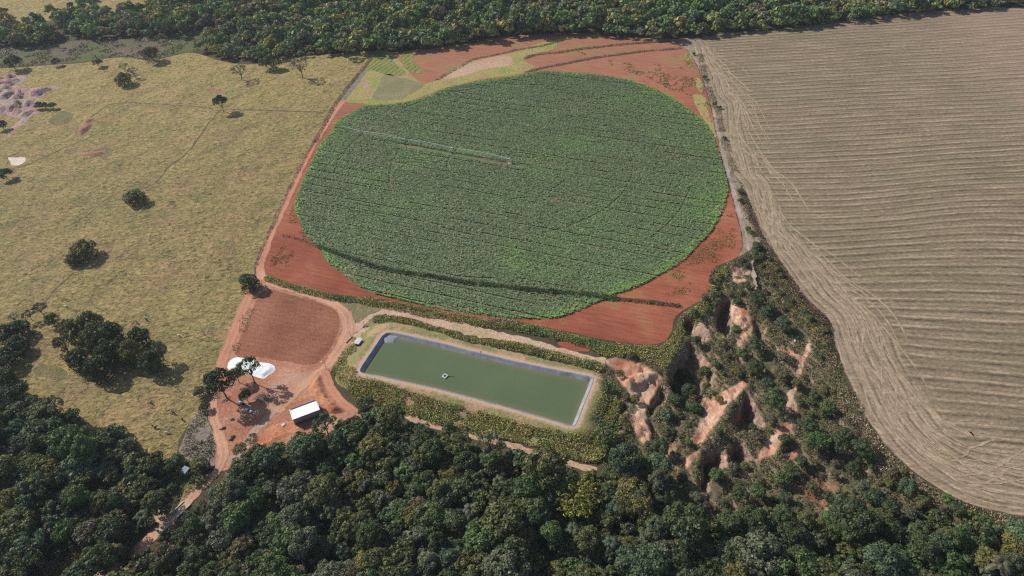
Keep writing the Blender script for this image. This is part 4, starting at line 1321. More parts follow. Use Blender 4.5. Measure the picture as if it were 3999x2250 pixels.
strip_stuff('gully_edge_weeds', [(2895, 745), (2930, 835), (2958, 905), (3005, 985), (3060, 1062), (3112, 1138), (3165, 1200), (3225, 1258), (3240, 1330)], 4.0, 4.5, 1.8, .75, [(0.13, .078, .052), (.18, .11, .072), (.15, .12, .06)], 107)
# loose straw left where the machines turned at the stubble's edge
rng = np.random.default_rng(109)
sw = np.array(SW_G)
sl_ = np.concatenate([[0], np.cumsum(np.linalg.norm(np.diff(sw, axis=0), axis=1))])
STG = [tuple(p) for p in outline(STUBBLE, 0, True, 8)]
WV, WF = [], []
for i in range(100):
    s0 = rng.uniform(0, sl_[-1] * .97)
    L_ = rng.uniform(35, 150)
    near = 30 if s0 > sl_[-1] * .55 else 20
    o0, o1 = rng.uniform(1.5, near), rng.uniform(1.5, near)
    if rng.uniform() < .45:
        o1 += rng.uniform(8, 28)
    tt = np.linspace(0, 1, int(L_ / 2) + 2)
    ss = np.clip(s0 + tt * L_, 0, sl_[-1])
    px_ = np.interp(ss, sl_, sw[:, 0])
    py_ = np.interp(ss, sl_, sw[:, 1])
    dx_ = np.interp(ss + 6, sl_, sw[:, 0]) - np.interp(ss - 6, sl_, sw[:, 0])
    dy_ = np.interp(ss + 6, sl_, sw[:, 1]) - np.interp(ss - 6, sl_, sw[:, 1])
    nn_ = np.hypot(dx_, dy_) + 1e-6
    off_ = o0 + (o1 - o0) * sstep(0, 1, tt) + 1.6 * np.sin(tt * 5 + i)
    cx_, cy_ = px_ - dy_ / nn_ * off_, py_ + dx_ / nn_ * off_
    gx_, gy_ = np.gradient(cx_), np.gradient(cy_)
    gn_ = np.hypot(gx_, gy_) + 1e-6
    hw_ = rng.uniform(.35, .75) * np.sin(np.pi * np.clip(tt, .02, .98)) ** .4 * (.4 + 1.2 * vnoise(tt * L_ * .4, tt * 0 + i, 7))
    ok = pip(STG, cx_, cy_) & (segdist(SW_G, cx_, cy_) > .8) & (s0 + tt * L_ < sl_[-1] - 8)
    b0 = len(WV)
    for q in range(len(tt)):
        for sg_ in (-1, 1):
            WV.append((cx_[q] - gy_[q] / gn_[q] * hw_[q] * sg_, cy_[q] + gx_[q] / gn_[q] * hw_[q] * sg_, .10 + .0012 * i))
    for q in range(len(tt) - 1):
        if ok[q] and ok[q + 1]:
            WF.append((b0 + 2 * q + 1, b0 + 2 * q, b0 + 2 * q + 2, b0 + 2 * q + 3))
link('loose_straw', mesh_np('loose_straw', WV, WF), mat_soil('straw', [(.32, (.26, .195, .128)), (.5, (.345, .262, .175)), (.68, (.44, .335, .228))], 1.0, .2, .3, .15))['kind'] = 'stuff'
# banks round the pond
def poly_stuff(name, poly_px, dens, hgt, size, cols, seed, cover=0.0, zfun=None):
    rng = np.random.default_rng(seed)
    g = outline(poly_px, .8, True, 3, seed=seed)
    x, y = scatter_poly(g, dens, rng)
    k = fbm(x * .09, y * .09, seed + 3, 4) > cover
    x, y = x[k], y[k]
    zb = (zfun or ground_z)(x, y)
    h = hgt * (.55 + .6 * fbm(x * .22, y * .22, seed + 1, 2))
    return stuff(name, x, y, zb, h, size, cols, seed)


bz = lambda x, y: np.maximum(bank_z(x, y), 0) * pip(BO, x, y)
poly_stuff('pond_weeds', [(1345, 1508), (1400, 1492), (1480, 1505), (1600, 1540), (1700, 1572), (1850, 1612), (2000, 1655), (2150, 1692), (2250, 1705), (2330, 1700), (2345, 1800), (2250, 1800), (2150, 1765), (2000, 1722), (1900, 1712), (1800, 1680), (1700, 1655), (1590, 1622), (1500, 1590), (1420, 1580), (1380, 1545)], 5.5, 1.9, .8, WEED + LUSH[2:3], 110, .32, bz)
poly_stuff('pond_weeds', [(1345, 1370), (1385, 1350), (1400, 1390), (1380, 1440), (1395, 1470), (1350, 1510), (1300, 1460), (1310, 1420)], 5, 1.2, .7, LUSH + WEED[:2], 111, .36, bz)
poly_stuff('pond_weeds', [(2330, 1478), (2372, 1470), (2410, 1520), (2440, 1570), (2450, 1600), (2420, 1680), (2380, 1750), (2345, 1830), (2330, 1800), (2290, 1690), (2310, 1620), (2340, 1540)], 5, 1.7, .75, WEED + LUSH[:2], 112, .36, lambda x, y: ground_z(x, y) + bz(x, y))
poly_stuff('gully_edge_weeds', [(2300, 1350), (2400, 1345), (2490, 1352), (2580, 1352), (2612, 1330), (2640, 1290), (2655, 1240), (2720, 1192), (2762, 1160), (2790, 1080), (2810, 1050), (2870, 1020), (2850, 1060), (2800, 1120), (2770, 1190), (2720, 1260), (2680, 1290), (2660, 1330), (2640, 1400), (2600, 1440), (2540, 1420), (2480, 1400), (2400, 1395), (2340, 1385)], 5.0, 1.4, .75, WEED, 113, .30)
# scrub in the gully
rng = np.random.default_rng(114)
x, y = scatter_poly(RAV_G, 4.2, rng)
b = bare_at(x, y) + (fbm(x * .3, y * .3, 9, 3) - .5) * 2.5
op = open_at(x, y)
dp = np.zeros(len(x))
for p, d, w in HOL_G[:9]:
    dp = np.maximum(dp, sdf(p, x, y))
dens = fbm(x * .07, y * .07, 115, 4)
k = (b < -1.1) & (rng.uniform(0, 1, len(x)) < np.clip((dens - .30) * 4.5, .10, 1)) & ((op < 0) | (rng.uniform(0, 1, len(x)) < .25)) & (dp < 30.0)
x, y = x[k], y[k]
h = 0.9 * (.3 + 1.5 * fbm(x * .2, y * .2, 116, 2) ** 1.5)
stuff('gully_scrub', x, y, ground_z(x, y), h, .72, [(.13, .125, .062), (.17, .145, .085), (.20, .155, .105), (.15, .16, .07), (.225, .22, .085), (.12, .14, .058)], 117, tone=.07)
poly_stuff('brown_weeds', [(2960, 960), (3010, 1000), (3060, 1080), (3110, 1150), (3165, 1215), (3222, 1265), (3240, 1335), (3278, 1440), (3260, 1480), (3200, 1380), (3150, 1300), (3080, 1220), (3020, 1130), (2970, 1050)], 3.5, 1.2, .75, [(0.14, .088, .062), (.19, .125, .085), (.29, .26, .085), (.13, .105, .06)], 118, .36)
poly_stuff('brown_weeds', [(3240, 1335), (3290, 1430), (3330, 1515), (3373, 1612), (3420, 1700), (3520, 1815), (3620, 1890), (3720, 1950), (3820, 1985), (3800, 2010), (3650, 1990), (3500, 1900), (3400, 1800), (3350, 1700), (3290, 1600), (3260, 1480), (3225, 1400)], 3.2, 1.3, .75, DRYW + [(.10, .065, .042)], 119, .34)
poly_stuff('brown_weeds', [(3720, 1950), (3820, 1985), (3920, 2012), (4010, 2026), (4150, 2045), (4150, 2090), (3990, 2080), (3850, 2060), (3700, 2000)], 3.2, 1.3, .75, DRYW + [(.18, .115, .075)], 131, .3)
poly_stuff('tawny_grass', [(120, 2260), (180, 2210), (260, 2160), (310, 2120), (350, 2140), (360, 2200), (320, 2250), (200, 2330), (60, 2330)], 4, 1.3, .75, [(.20, .13, .055), (.24, .165, .075), (.15, .12, .05)], 120, .25)
poly_stuff('dead_weed_clumps', [(840, 1470), (865, 1500), (850, 1560), (812, 1570), (812, 1640), (832, 1700), (846, 1780), (830, 1825), (790, 1815), (710, 1775), (720, 1730), (750, 1650), (795, 1580)], 3.0, 1.0, .7, DRYW + [(.07, .08, .045)], 121, .42)
poly_stuff('marsh_tufts', [(0, 262), (200, 248), (400, 226), (590, 232), (735, 202), (860, 190), (1010, 150), (1000, 100), (800, 115), (560, 155), (300, 168), (0, 195)], .35, 1.2, 1.4, [(.20, .17, .11), (.15, .17, .068), (.17, .21, .068), (.24, .18, .15)], 122, .5)
poly_stuff('crop_weeds', [(1060, 1010), (1110, 960), (1150, 985), (1150, 1020), (1095, 1060), (1060, 1050)], 1.6, .6, .7, [(.20, .22, .05), (.26, .22, .07)], 123, .50)
poly_stuff('crop_weeds', [(2560, 1110), (2660, 1040), (2780, 930), (2850, 830), (2870, 880), (2860, 1000), (2770, 1040), (2700, 1140), (2600, 1150)], 1.5, .5, .7, [(.20, .22, .05), (.26, .22, .07)], 124, .53)
poly_stuff('crop_weeds', [(2250, 200), (2420, 270), (2560, 320), (2640, 370), (2740, 420), (2780, 480), (2755, 340), (2700, 240), (2600, 250), (2400, 240)], .9, .6, .9, [(.20, .20, .05), (.26, .22, .07)], 125, .55)
poly_stuff('crop_weeds', [(1145, 800), (1130, 860), (1160, 900), (1195, 935), (1180, 880)], 2, .5, .6, [(.24, .22, .06), (.3, .23, .1)], 126, .4)
poly_stuff('crop_weeds', [(945, 1225), (985, 1200), (975, 1260), (950, 1320), (925, 1380), (905, 1370), (930, 1290)], 2, .5, .6, [(.22, .22, .05), (.27, .23, .08)], 127, .45)
poly_stuff('roadside_grass', [(728, 1890), (800, 1858), (830, 1868), (760, 1935), (735, 1962), (710, 1960)], 4, .7, .6, LUSH[1:], 128, .44)
poly_stuff('roadside_grass', [(640, 1830), (690, 1790), (760, 1830), (770, 1860), (720, 1900), (690, 1960), (620, 1950), (610, 1880)], 4, .8, .7, LUSH[:2] + DRYW[:1], 130, .35)
poly_stuff('roadside_grass', [(640, 1975), (670, 1985), (690, 2000), (675, 2015), (640, 2000)], 4, .9, .7, [(.11, .16, .04), (.15, .18, .05)], 129, .3)

# ================================================================== WOODS
NEARW = [(-500, 1560), (0, 1510), (60, 1490), (110, 1535), (160, 1595), (280, 1605), (345, 1695), (450, 1650), (520, 1725), (555, 1785), (620, 1775), (690, 1790), (760, 1800), (835, 1800), (830, 1840), (850, 1875), (880, 1860), (920, 1800), (1000, 1790), (1120, 1730), (1210, 1688), (1300, 1650), (1390, 1600), (1460, 1590), (1540, 1640), (1640, 1690), (1750, 1700), (1850, 1745), (1990, 1765), (2120, 1795), (2230, 1830), (2340, 1850), (2420, 1800), (2550, 1800), (2620, 1860), (2610, 1930), (2680, 2010), (2800, 2010), (2960, 2000), (3100, 1985), (3190, 2030), (3300, 2020), (3450, 1975), (3600, 1975), (3720, 2010), (3850, 2040), (3999, 2050), (4600, 2060), (4600, 2620), (-500, 2620)]
GAPS = [[(120, 2210), (260, 2130), (350, 2110), (375, 2190), (330, 2260), (100, 2330)], [(340, 2290), (370, 2240), (420, 2200), (465, 2215), (440, 2290)], [(560, 2080), (600, 2060), (610, 2120), (560, 2150)],
        [(2600, 1920), (2680, 1930), (2650, 2000), (2590, 1990)], [(3200, 1990), (3290, 1985), (3260, 2020), (3200, 2020)], [(640, 1820), (760, 1810), (760, 1900), (700, 1960), (620, 1980), (640, 1900)]]
ROADPX = [(872, 1790), (852, 1835), (818, 1873), (780, 1910), (742, 1950), (712, 1985), (690, 2012), (665, 2035), (632, 2058), (592, 2100), (560, 2130)]
SHEDPX = [(1126, 1600), (1150, 1650), (1190, 1625), (1240, 1590), (1160, 1680), (1100, 1690), (1000, 1740), (1060, 1715)]


def in_any(polys, u, v):
    k = np.zeros(np.shape(u), bool)
    for p in polys:
        k |= pip(p, u, v)
    return k


def wood_points(poly_px, spacing, ztop, rng, vmax, mar=150, gaps=()):
    g = PXA([(max(min(u, W + 600), -600), v) for u, v in poly_px], ztop)
    x0, y0 = g.min(0) - 10
    x1, y1 = g.max(0) + 10
    gx, gy = np.meshgrid(np.arange(x0, x1, spacing), np.arange(y0, y1, spacing * .87))
    gx = gx + (np.arange(gx.shape[0]) % 2)[:, None] * spacing / 2
    gx = (gx + rng.uniform(-.36, .36, gx.shape) * spacing).ravel()
    gy = (gy + rng.uniform(-.36, .36, gy.shape) * spacing).ravel()
    u, v, d = PROJ(gx, gy, np.full(gx.shape, ztop))
    k = pip(poly_px, u, v) & (u > -mar) & (u < W + mar) & (v < vmax)
    if gaps:
        k &= ~in_any(gaps, u, v)
    return gx[k], gy[k]


rng = np.random.default_rng(200)
wx, wy = wood_points(NEARW, 5.6, 6.0, rng, 2480, 260, GAPS)
sc = np.clip(rng.lognormal(-.16, .36, len(wx)), .42, 1.8)
sc *= (.72 + .56 * fbm(wx * .03, wy * .03, 201, 3))
# keep the road, bridge and buildings in view
rad_ = 4.6 * sc
u, v, d = PROJ(wx, wy, 6.0 * sc)
u0, v0, _ = PROJ(wx, wy, 0 * sc)
pr = rad_ * F / d
ds = np.minimum(segdist(ROADPX[3:], u, v) * 1.0, segdist(ROADPX, u0, v0) * 1.3)
ds2 = segdist(ROADPX[:4], u, v)
k = (np.minimum(ds, ds2) > pr * .95 + 12)
k &= (segdist(SHEDPX, u, v) > pr * .85 + 8)
k &= np.hypot(u - 720, (v - 1840)) > pr + 24
k &= np.hypot(u - 2255, (v - 1950) * .9) > 104
for pu, pv_ in ((1946, 1888), (1841, 2000), (2043, 2038), (2388, 2120), (3905, 2206), (557, 2020), (2240, 2070)):
    k &= (np.hypot(u - pu, v - pv_) > pr * .55 + 16)
k &= ground_z(wx, wy) > -4
RDG = [tuple(p) for p in PXA(ROADPX)]
for q_ in (.35, .6, .85, 1.1):                    # the sun reaches the road: nothing tall stands on its sunny side
    L_ = 10.0 * sc * q_ / math.tan(SUN_EL)
    k &= segdist(RDG[:9], wx - sd.x / math.cos(SUN_EL) * L_, wy - sd.y / math.cos(SUN_EL) * L_) > 2.0 + 3.0 * sc
wx, wy, sc = wx[k], wy[k], sc[k]
u, v, d = PROJ(wx, wy, 6.0 * sc)
pr = 4.6 * sc * F / d
vis = (u > -pr) & (u < W + pr) & (v < H + pr * .7) & (v > 0)
order = np.argsort(-(pr * np.where(vis, 1, 0)))
IND = np.zeros(len(wx), bool)
IND[order[:286]] = True

LANDMARKS = [('the bamboo clump', (2255, 1945)), ('the concrete-edged bridge', (705, 1995)), ('the blue-grey tin shack', (718, 1840)), ('the white-roofed shed', (1190, 1625)),
             ('the sandy strip below the pond', (2060, 1765)), ('the lower left corner', (0, 2250)), ('the lower right corner', (3999, 2250)), ('the stubble tip', (3900, 2010)),
             ('the middle of the bottom edge', (2000, 2250)), ('the tawny grass clearing', (260, 2200)), ("the quarter point of the bottom edge", (1000, 2250)), ("the three-quarter point of the bottom edge", (3000, 2250)),
             ('the shady grove in the pasture', (430, 1500)), ("the left edge, below the pasture", (0, 1750)), ('the scrubby clearing', (3230, 1960)), ('the dark foot of the gully', (2830, 1960)), ("the road's bend below the yard", (870, 1800))]
LMG = [(n_, PX(*p)) for n_, p in LANDMARKS]
ORD = ['', 'second ', 'third ', 'fourth ', 'fifth ', 'sixth ', 'seventh ', 'eighth ', 'ninth ', 'tenth ', 'eleventh ', 'twelfth ', 'thirteenth ', 'fourteenth ', 'fifteenth ', 'sixteenth ', 'seventeenth ', 'eighteenth ', 'nineteenth ', 'twentieth ', 'twenty-first ', 'twenty-second ', 'twenty-third ', 'twenty-fourth ', 'twenty-fifth ', 'twenty-sixth ', 'twenty-seventh ', 'twenty-eighth ', 'twenty-ninth ', 'thirtieth ']
CN = ['dark green', 'olive green', 'grey-green', 'mid green', 'yellowish olive', 'brownish', 'bluish green', 'fresh light green']
CP = np.array([.25, .18, .13, .19, .07, .06, .10, .02])
ii = np.where(IND)[0]
wcol = rng.choice(len(CN), len(wx), p=CP / CP.sum())
kinds = ['round', 'domed', 'tall', 'loose', 'round', 'domed', 'sparse', 'bushy']
wkind = rng.choice(8, len(wx), p=[.2, .2, .12, .13, .12, .1, .05, .08])
shape_word = {'round': 'round-topped', 'domed': 'broad domed', 'tall': 'upright', 'loose': 'open-crowned', 'sparse': 'thin half-bare', 'bushy': 'bushy'}
desc = [('small ' if sc[i] < .72 else 'large ' if sc[i] > 1.1 else '') + CN[wcol[i]] + ' ' + shape_word[kinds[wkind[i]]] + ' tree' for i in ii]
by = {}
for i, dsc in zip(ii, desc):
    by.setdefault(dsc, []).append(i)
rank = {}
for dsc, mem in by.items():
    for li, (_, (lx, ly)) in enumerate(LMG):
        for r_k, m_ in enumerate(sorted(mem, key=lambda q: (wx[q] - lx) ** 2 + (wy[q] - ly) ** 2)):
            rank[(m_, li)] = r_k
for i, dsc in zip(ii, desc):
    li = min(range(len(LMG)), key=lambda q: (rank[(i, q)] > 0, ) + ((wx[i] - LMG[q][1][0]) ** 2 + (wy[i] - LMG[q][1][1]) ** 2,)) if any(rank[(i, q)] == 0 for q in range(len(LMG))) else min(range(len(LMG)), key=lambda q: (rank[(i, q)], (wx[i] - LMG[q][1][0]) ** 2 + (wy[i] - LMG[q][1][1]) ** 2))
    lab = dsc.replace('yellowish olive', 'yellowish').replace('fresh light green', 'light green') + ', ' + (ORD[rank[(i, li)]] + 'nearest such to ' if rank[(i, li)] else 'nearest such to ') + LMG[li][0]
    if len(lab.split()) > 16:
        lab = lab.replace(' ' + shape_word[kinds[wkind[i]]], '')
    c = np.array(GREENS[CN[wcol[i]]]) * rng.uniform(.82, 1.18)
    kd = kinds[wkind[i]]
    tree('forest_tree', (wx[i], wy[i], gz(wx[i], wy[i])), kd, int(rng.integers(0, 3)), sc[i], tuple(c), lab, 'tree', 'trees of the near woods', sz=rng.uniform(.85, 1.2))

# the rest of the woods, one mass: lighter crowns, merged
LOWP = [crown_pts(300 + i, 4.6, 2.6, 10.0, 14, 560, .95) for i in range(4)] + [crown_pts(310 + i, 5.2, 3.0, 9.5, 20, 560, .9, rb=(.2, .34), spread=.88) for i in range(3)]
FARP = [crown_pts(320 + i, 4.6, 1.8, 10.0, 11, 190, 1.5) for i in range(4)] + [crown_pts(330 + i, 5.2, 1.8, 9.6, 15, 200, 1.45, rb=(.2, .34), spread=.88) for i in range(3)]


def woods(name, xs, ys, scs, cols, protos, rng, zs=None):
    Vs, Ts, Cs = [], [], []
    for i in range(len(xs)):
        V, t, _, _ = protos[int(rng.integers(0, len(protos)))]
        a = rng.uniform(0, 6.28)
        c, s = math.cos(a), math.sin(a)
        k = scs[i]
        v = np.column_stack([(V[:, 0] * c - V[:, 1] * s) * k + xs[i], (V[:, 0] * s + V[:, 1] * c) * k + ys[i], V[:, 2] * k * rng.uniform(.85, 1.2) + (0 if zs is None else zs[i])])
        Vs.append(v)
        Ts.append(t)
        Cs.append(np.repeat(cols[i][None], len(t), 0))
    o = link(name, quad_mesh(name, np.concatenate(Vs), np.concatenate(Ts), np.concatenate(Cs)), LEAFC)
    o['kind'] = 'stuff'
    return o


GC = np.array([GREENS[c] for c in CN])
jj = np.where(~IND)[0]
woods('woodland', wx[jj], wy[jj], sc[jj], GC[wcol[jj]] * rng.uniform(.82, 1.18, (len(jj), 1)), LOWP, rng, ground_z(wx[jj], wy[jj]))
# understorey that closes the floor between the trunks
ux, uy = wood_points(NEARW, 4.2, 3.0, rng, 2480, 260, GAPS)
u, v, d = PROJ(ux, uy, np.full(len(ux), 2.0))
k = (segdist(ROADPX, u, v) > 34) & (segdist(SHEDPX, u, v) > 30) & (np.hypot(u - 720, v - 1840) > 55) & (ground_z(ux, uy) > -3)
ux, uy = ux[k], uy[k]
us = rng.uniform(.32, .6, len(ux))
woods('understorey', ux, uy, us, GC[rng.choice([0, 3, 6, 1], len(ux))] * rng.uniform(.7, 1.05, (len(ux), 1)) * 1.25, [crown_pts(340 + i, 4.4, 0.2, 6.5, 9, 150, 1.5) for i in range(4)], rng, ground_z(ux, uy))

FAR = [[(-150, 125), (0, 108), (40, 85), (120, 95), (220, 125), (215, 155), (100, 168), (0, 168), (-150, 176)],
       [(208, 65), (330, 30), (470, 55), (500, 40), (560, 20), (640, 24), (720, 42), (800, 52), (850, 80), (780, 102), (700, 120), (560, 132), (440, 128), (350, 140), (230, 112)],
       [(540, -12), (660, 2), (800, 20), (830, 60), (840, 105), (900, 60), (930, 5), (900, -60), (560, -60)],
       [(820, 40), (900, 10), (960, 0), (1000, -80), (4300, -80), (4300, -8), (3999, 3), (3900, 18), (3700, 28), (3500, 45), (3272, 76), (3000, 105), (2860, 112), (2740, 125), (2650, 138), (2544, 138), (2388, 128), (2272, 118), (2150, 120), (2000, 128), (1850, 152), (1700, 175), (1600, 184), (1450, 190), (1330, 196), (1190, 204), (1100, 216), (1000, 222), (900, 220), (800, 198), (760, 186), (810, 150), (860, 125), (840, 95)]]
fx, fy = [], []
for p in FAR:
    a, b = wood_points(p, 7.4, 5.0, rng, 300, 250)
    fx.append(a)
    fy.append(b)
fx, fy = np.concatenate(fx), np.concatenate(fy)
fs = np.clip(rng.lognormal(.04, .36, len(fx)), .5, 1.9) * (.75 + .5 * fbm(fx * .02, fy * .02, 205, 3))
u, v, d = PROJ(fx, fy, 0 * fx)
fs *= np.where((u > 700) & (u < 1300) & (v > 190), .75, 1)
fcol = rng.choice(len(CN), len(fx), p=[.26, .24, .12, .18, .07, .07, .05, .01])
woods('far_woodland', fx, fy, fs, GC[fcol] * rng.uniform(1.6, 2.5, (len(fx), 1)), FARP, rng)  # far crowns' leaf colour is lightened in place of haze
print('WOODS', len(wx), IND.sum(), len(ux), len(fx))

# ================================================================== SINGLE TREES AND SHRUBS
RK = {'round': 4.7, 'domed': 5.4, 'tall': 3.9, 'bushy': 3.3, 'loose': 4.9, 'sparse': 4.4, 'mound': 5.4}
HK = {'round': 6.2, 'domed': 6.6, 'tall': 7.6, 'bushy': 2.6, 'loose': 7.4, 'sparse': 6.4, 'mound': 4.4}


def tree_at(name, u, v, dia, kind, seed, colname, label, cat='tree', group=None, sz=1.0, bright=1.0):
    zg, s = 0.0, 1.0
    for _ in range(5):
        x, y = PX(u, v, zg + HK[kind] * s * sz)
        dep = float(PROJ(x, y, zg + HK[kind] * s * sz)[2])
        s = dia * dep / F / (2 * RK[kind])
        zg = gz(x, y)
    c = tuple(np.array(GREENS[colname]) * bright)
    return tree(name, (x, y, zg - .05), kind, seed, s, c, label, cat, group, sz=sz)


PG = 'scattered trees of the pasture'
for a in [
    ('pasture_tree', 480, 306, 66, 'mound', 1, 'olive green', 'round drooping olive tree with shadow beside it, upper pasture', .95),
    ('pasture_tree', 481, 255, 42, 'sparse', 0, 'brownish', 'thin greyish tree just behind the round drooping olive tree', 1.1),
    ('pasture_tree', 515, 272, 44, 'sparse', 1, 'grey-green', 'sparse pale tree close beside the drooping olive tree', 1.0),
    ('pasture_tree', 860, 397, 57, 'round', 1, 'dark green', 'small rounded dark tree on a short trunk, end of the cattle path', 1.15),
    ('pasture_tree', 930, 268, 72, 'sparse', 2, 'brownish', 'half-bare grey tree near the pasture top with a greener path below', .9),
    ('pasture_tree', 1168, 247, 84, 'sparse', 0, 'brownish', 'large bare-looking grey tree on a thick trunk near the woods', 1.0),
    ('pasture_tree', 1347, 186, 62, 'loose', 1, 'yellowish olive', 'flat-topped yellowish tree at the woods edge by the fence', .9),
    ('pasture_tree', 524, 766, 84, 'mound', 2, 'olive green', 'lone broad tree in mid pasture, shadow merged at its side', .8),
    ('pasture_tree', 318, 975, 106, 'mound', 0, 'olive green', 'largest lone double-crowned tree standing in the open pasture', .85),
    ('pasture_tree', 279, 1012, 58, 'mound', 2, 'olive green', 'lower lobe tree joined to the largest lone pasture tree', 1.0),
    ('pasture_tree', 970, 1100, 84, 'mound', 0, 'dark green', 'dark round tree at the corner where the red road bends', 1.05),
]:
    tree_at(a[0], a[1], a[2], a[3], a[4], a[5], a[6], a[7], 'tree', PG, sz=a[8])
for a in [
    ('bush', 217, 243, 38, 'bushy', 0, 'bluish green', 'compact bluish bush where the purple marsh meets the pasture'),
    ('bush', 590, 213, 70, 'bushy', 1, 'brownish', 'wide purplish bush at the marsh edge of the pasture'),
    ('bush', 555, 205, 44, 'sparse', 1, 'brownish', 'bare twiggy bush beside the wide purplish bush'),
    ('bush', 380, 246, 40, 'bushy', 2, 'grey-green', 'low greyish bush on the pasture rim below the marsh'),
    ('bush', 20, 682, 54, 'bushy', 1, 'dark green', 'dark bush at the left edge below the pale sand patch'),
    ('bush', 5, 490, 44, 'bushy', 0, 'dark green', 'dark bush at the left edge below the pink eroded ground'),
    ('bush', 50, 246, 70, 'bushy', 2, 'dark green', 'dark low bush between marsh and pasture near the left edge'),
    ('bush', 150, 413, 34, 'bushy', 0, 'dark green', 'first dark bush in the short row under the pink eroded ground'),
    ('bush', 176, 414, 32, 'bushy', 1, 'dark green', 'middle dark bush in the short row under the pink eroded ground'),
    ('bush', 203, 413, 32, 'bushy', 2, 'dark green', 'last dark bush in the short row under the pink eroded ground'),
    ('bush', 1040, 245, 62, 'bushy', 0, 'dark green', 'dark long bush between far woods and pasture top'),
    ('bush', 1075, 252, 50, 'bushy', 2, 'olive green', 'olive bush beside the dark long bush at pasture top'),
]:
    tree_at(*a[:7], a[7], 'bush', 'bushes of the pasture')
for a in [
    ('far_tree', 274, 19, 26, 'round', 0, 'dark green', 'smallest lone tree on the far pasture beyond the marsh'),
    ('far_tree', 369, 10, 46, 'domed', 0, 'dark green', 'broad dark tree with shadow on the far pasture near photo top'),
    ('far_tree', 482, 28, 48, 'round', 1, 'dark green', 'round dark tree on the far pasture beside a pale track'),
    ('far_tree', 529, 32, 38, 'loose', 1, 'grey-green', 'greyer tree next to the round dark far-pasture tree'),
    ('far_tree', 10, 43, 42, 'domed', 1, 'dark green', 'dark tree at the far pasture, photo upper left corner'),
    ('far_tree', 47, 96, 50, 'sparse', 2, 'grey-green', 'thin pale tree at the near side of the far pasture'),
    ('far_tree', 745, 35, 62, 'sparse', 1, 'grey-green', 'pale grey tree in front of the far dark wood'),
    ('far_tree', 690, 35, 58, 'sparse', 0, 'grey-green', 'leafless looking grey tree by the sandy far clearing'),
]:
    tree_at(*a[:7], a[7], 'tree', 'trees of the far pasture')
# the grove in the pasture
GL = ['tallest dark crown at the top of the shady pasture grove', 'olive crown on the upper left side of the pasture grove', 'broad olive crown in the grove middle', 'crown at the grove top beside the tallest one',
      'yellowish olive crown in the grove standing out bright', 'dark crown on the right flank of the pasture grove', 'lowest right crown of the pasture grove over black shadow', 'crown at the far right tip of the pasture grove',
      'left-hand outer crown of the pasture grove', 'dark lower left crown of the pasture grove', 'deep green crown in the grove heart', 'brownish thin crown on the grove left edge', 'small upper crown between bush and grove', 'lowest dark crown of the pasture grove']
GP = [(348, 1262, 103, 'mound', 'olive green'), (282, 1292, 94, 'mound', 'olive green'), (370, 1320, 116, 'mound', 'olive green'), (425, 1292, 87, 'mound', 'dark green'), (502, 1372, 98, 'mound', 'yellowish olive'), (540, 1315, 82, 'mound', 'dark green'),
      (590, 1410, 94, 'mound', 'dark green'), (618, 1362, 64, 'loose', 'grey-green'), (243, 1335, 80, 'loose', 'olive green'), (300, 1400, 89, 'mound', 'dark green'), (425, 1372, 105, 'mound', 'dark green'), (258, 1385, 62, 'sparse', 'brownish'), (262, 1262, 58, 'loose', 'grey-green'), (380, 1432, 103, 'mound', 'dark green')]
for lab, g in zip(GL, GP):
    tree_at('grove_tree', g[0], g[1], g[2], g[3], int(RNG.integers(0, 3)), g[4], lab, 'tree', 'trees of the pasture grove', sz=1.4, bright=1.0)
for a in [
    ('grove_tree', 150, 1200, 54, 'loose', 0, 'grey-green', 'slender grey tree at the pasture edge above the left woods'),
    ('grove_tree', 108, 1225, 46, 'loose', 1, 'olive green', 'olive sapling beside the slender grey tree above the left woods'),
    ('grove_tree', 50, 1236, 44, 'sparse', 0, 'grey-green', 'purplish bare tree above the dark left-edge trees'),
    ('grove_tree', 200, 1250, 56, 'bushy', 1, 'olive green', 'olive bush between slender grey tree and grove'),
    ('grove_tree', 70, 1282, 84, 'mound', 1, 'dark green', 'dark upper tree of the clump at the left edge'),
    ('grove_tree', 20, 1300, 90, 'mound', 1, 'dark green', 'broad dark tree touching the left edge beside the pasture'),
    ('grove_tree', 62, 1345, 84, 'mound', 2, 'dark green', 'middle dark tree of the clump at the left edge'),
    ('grove_tree', 15, 1395, 96, 'mound', 2, 'dark green', 'lower dark tree of the clump at the left edge'),
    ('grove_tree', 88, 1375, 50, 'bushy', 2, 'olive green', 'small tree on the pasture side of the left-edge clump'),
    ('grove_tree', 10, 1470, 90, 'mound', 0, 'dark green', 'dark tree linking left-edge clump to the woods below'),
]:
    tree_at(*a[:7], a[7], 'tree', 'trees at the left edge of the pasture', sz=1.1)
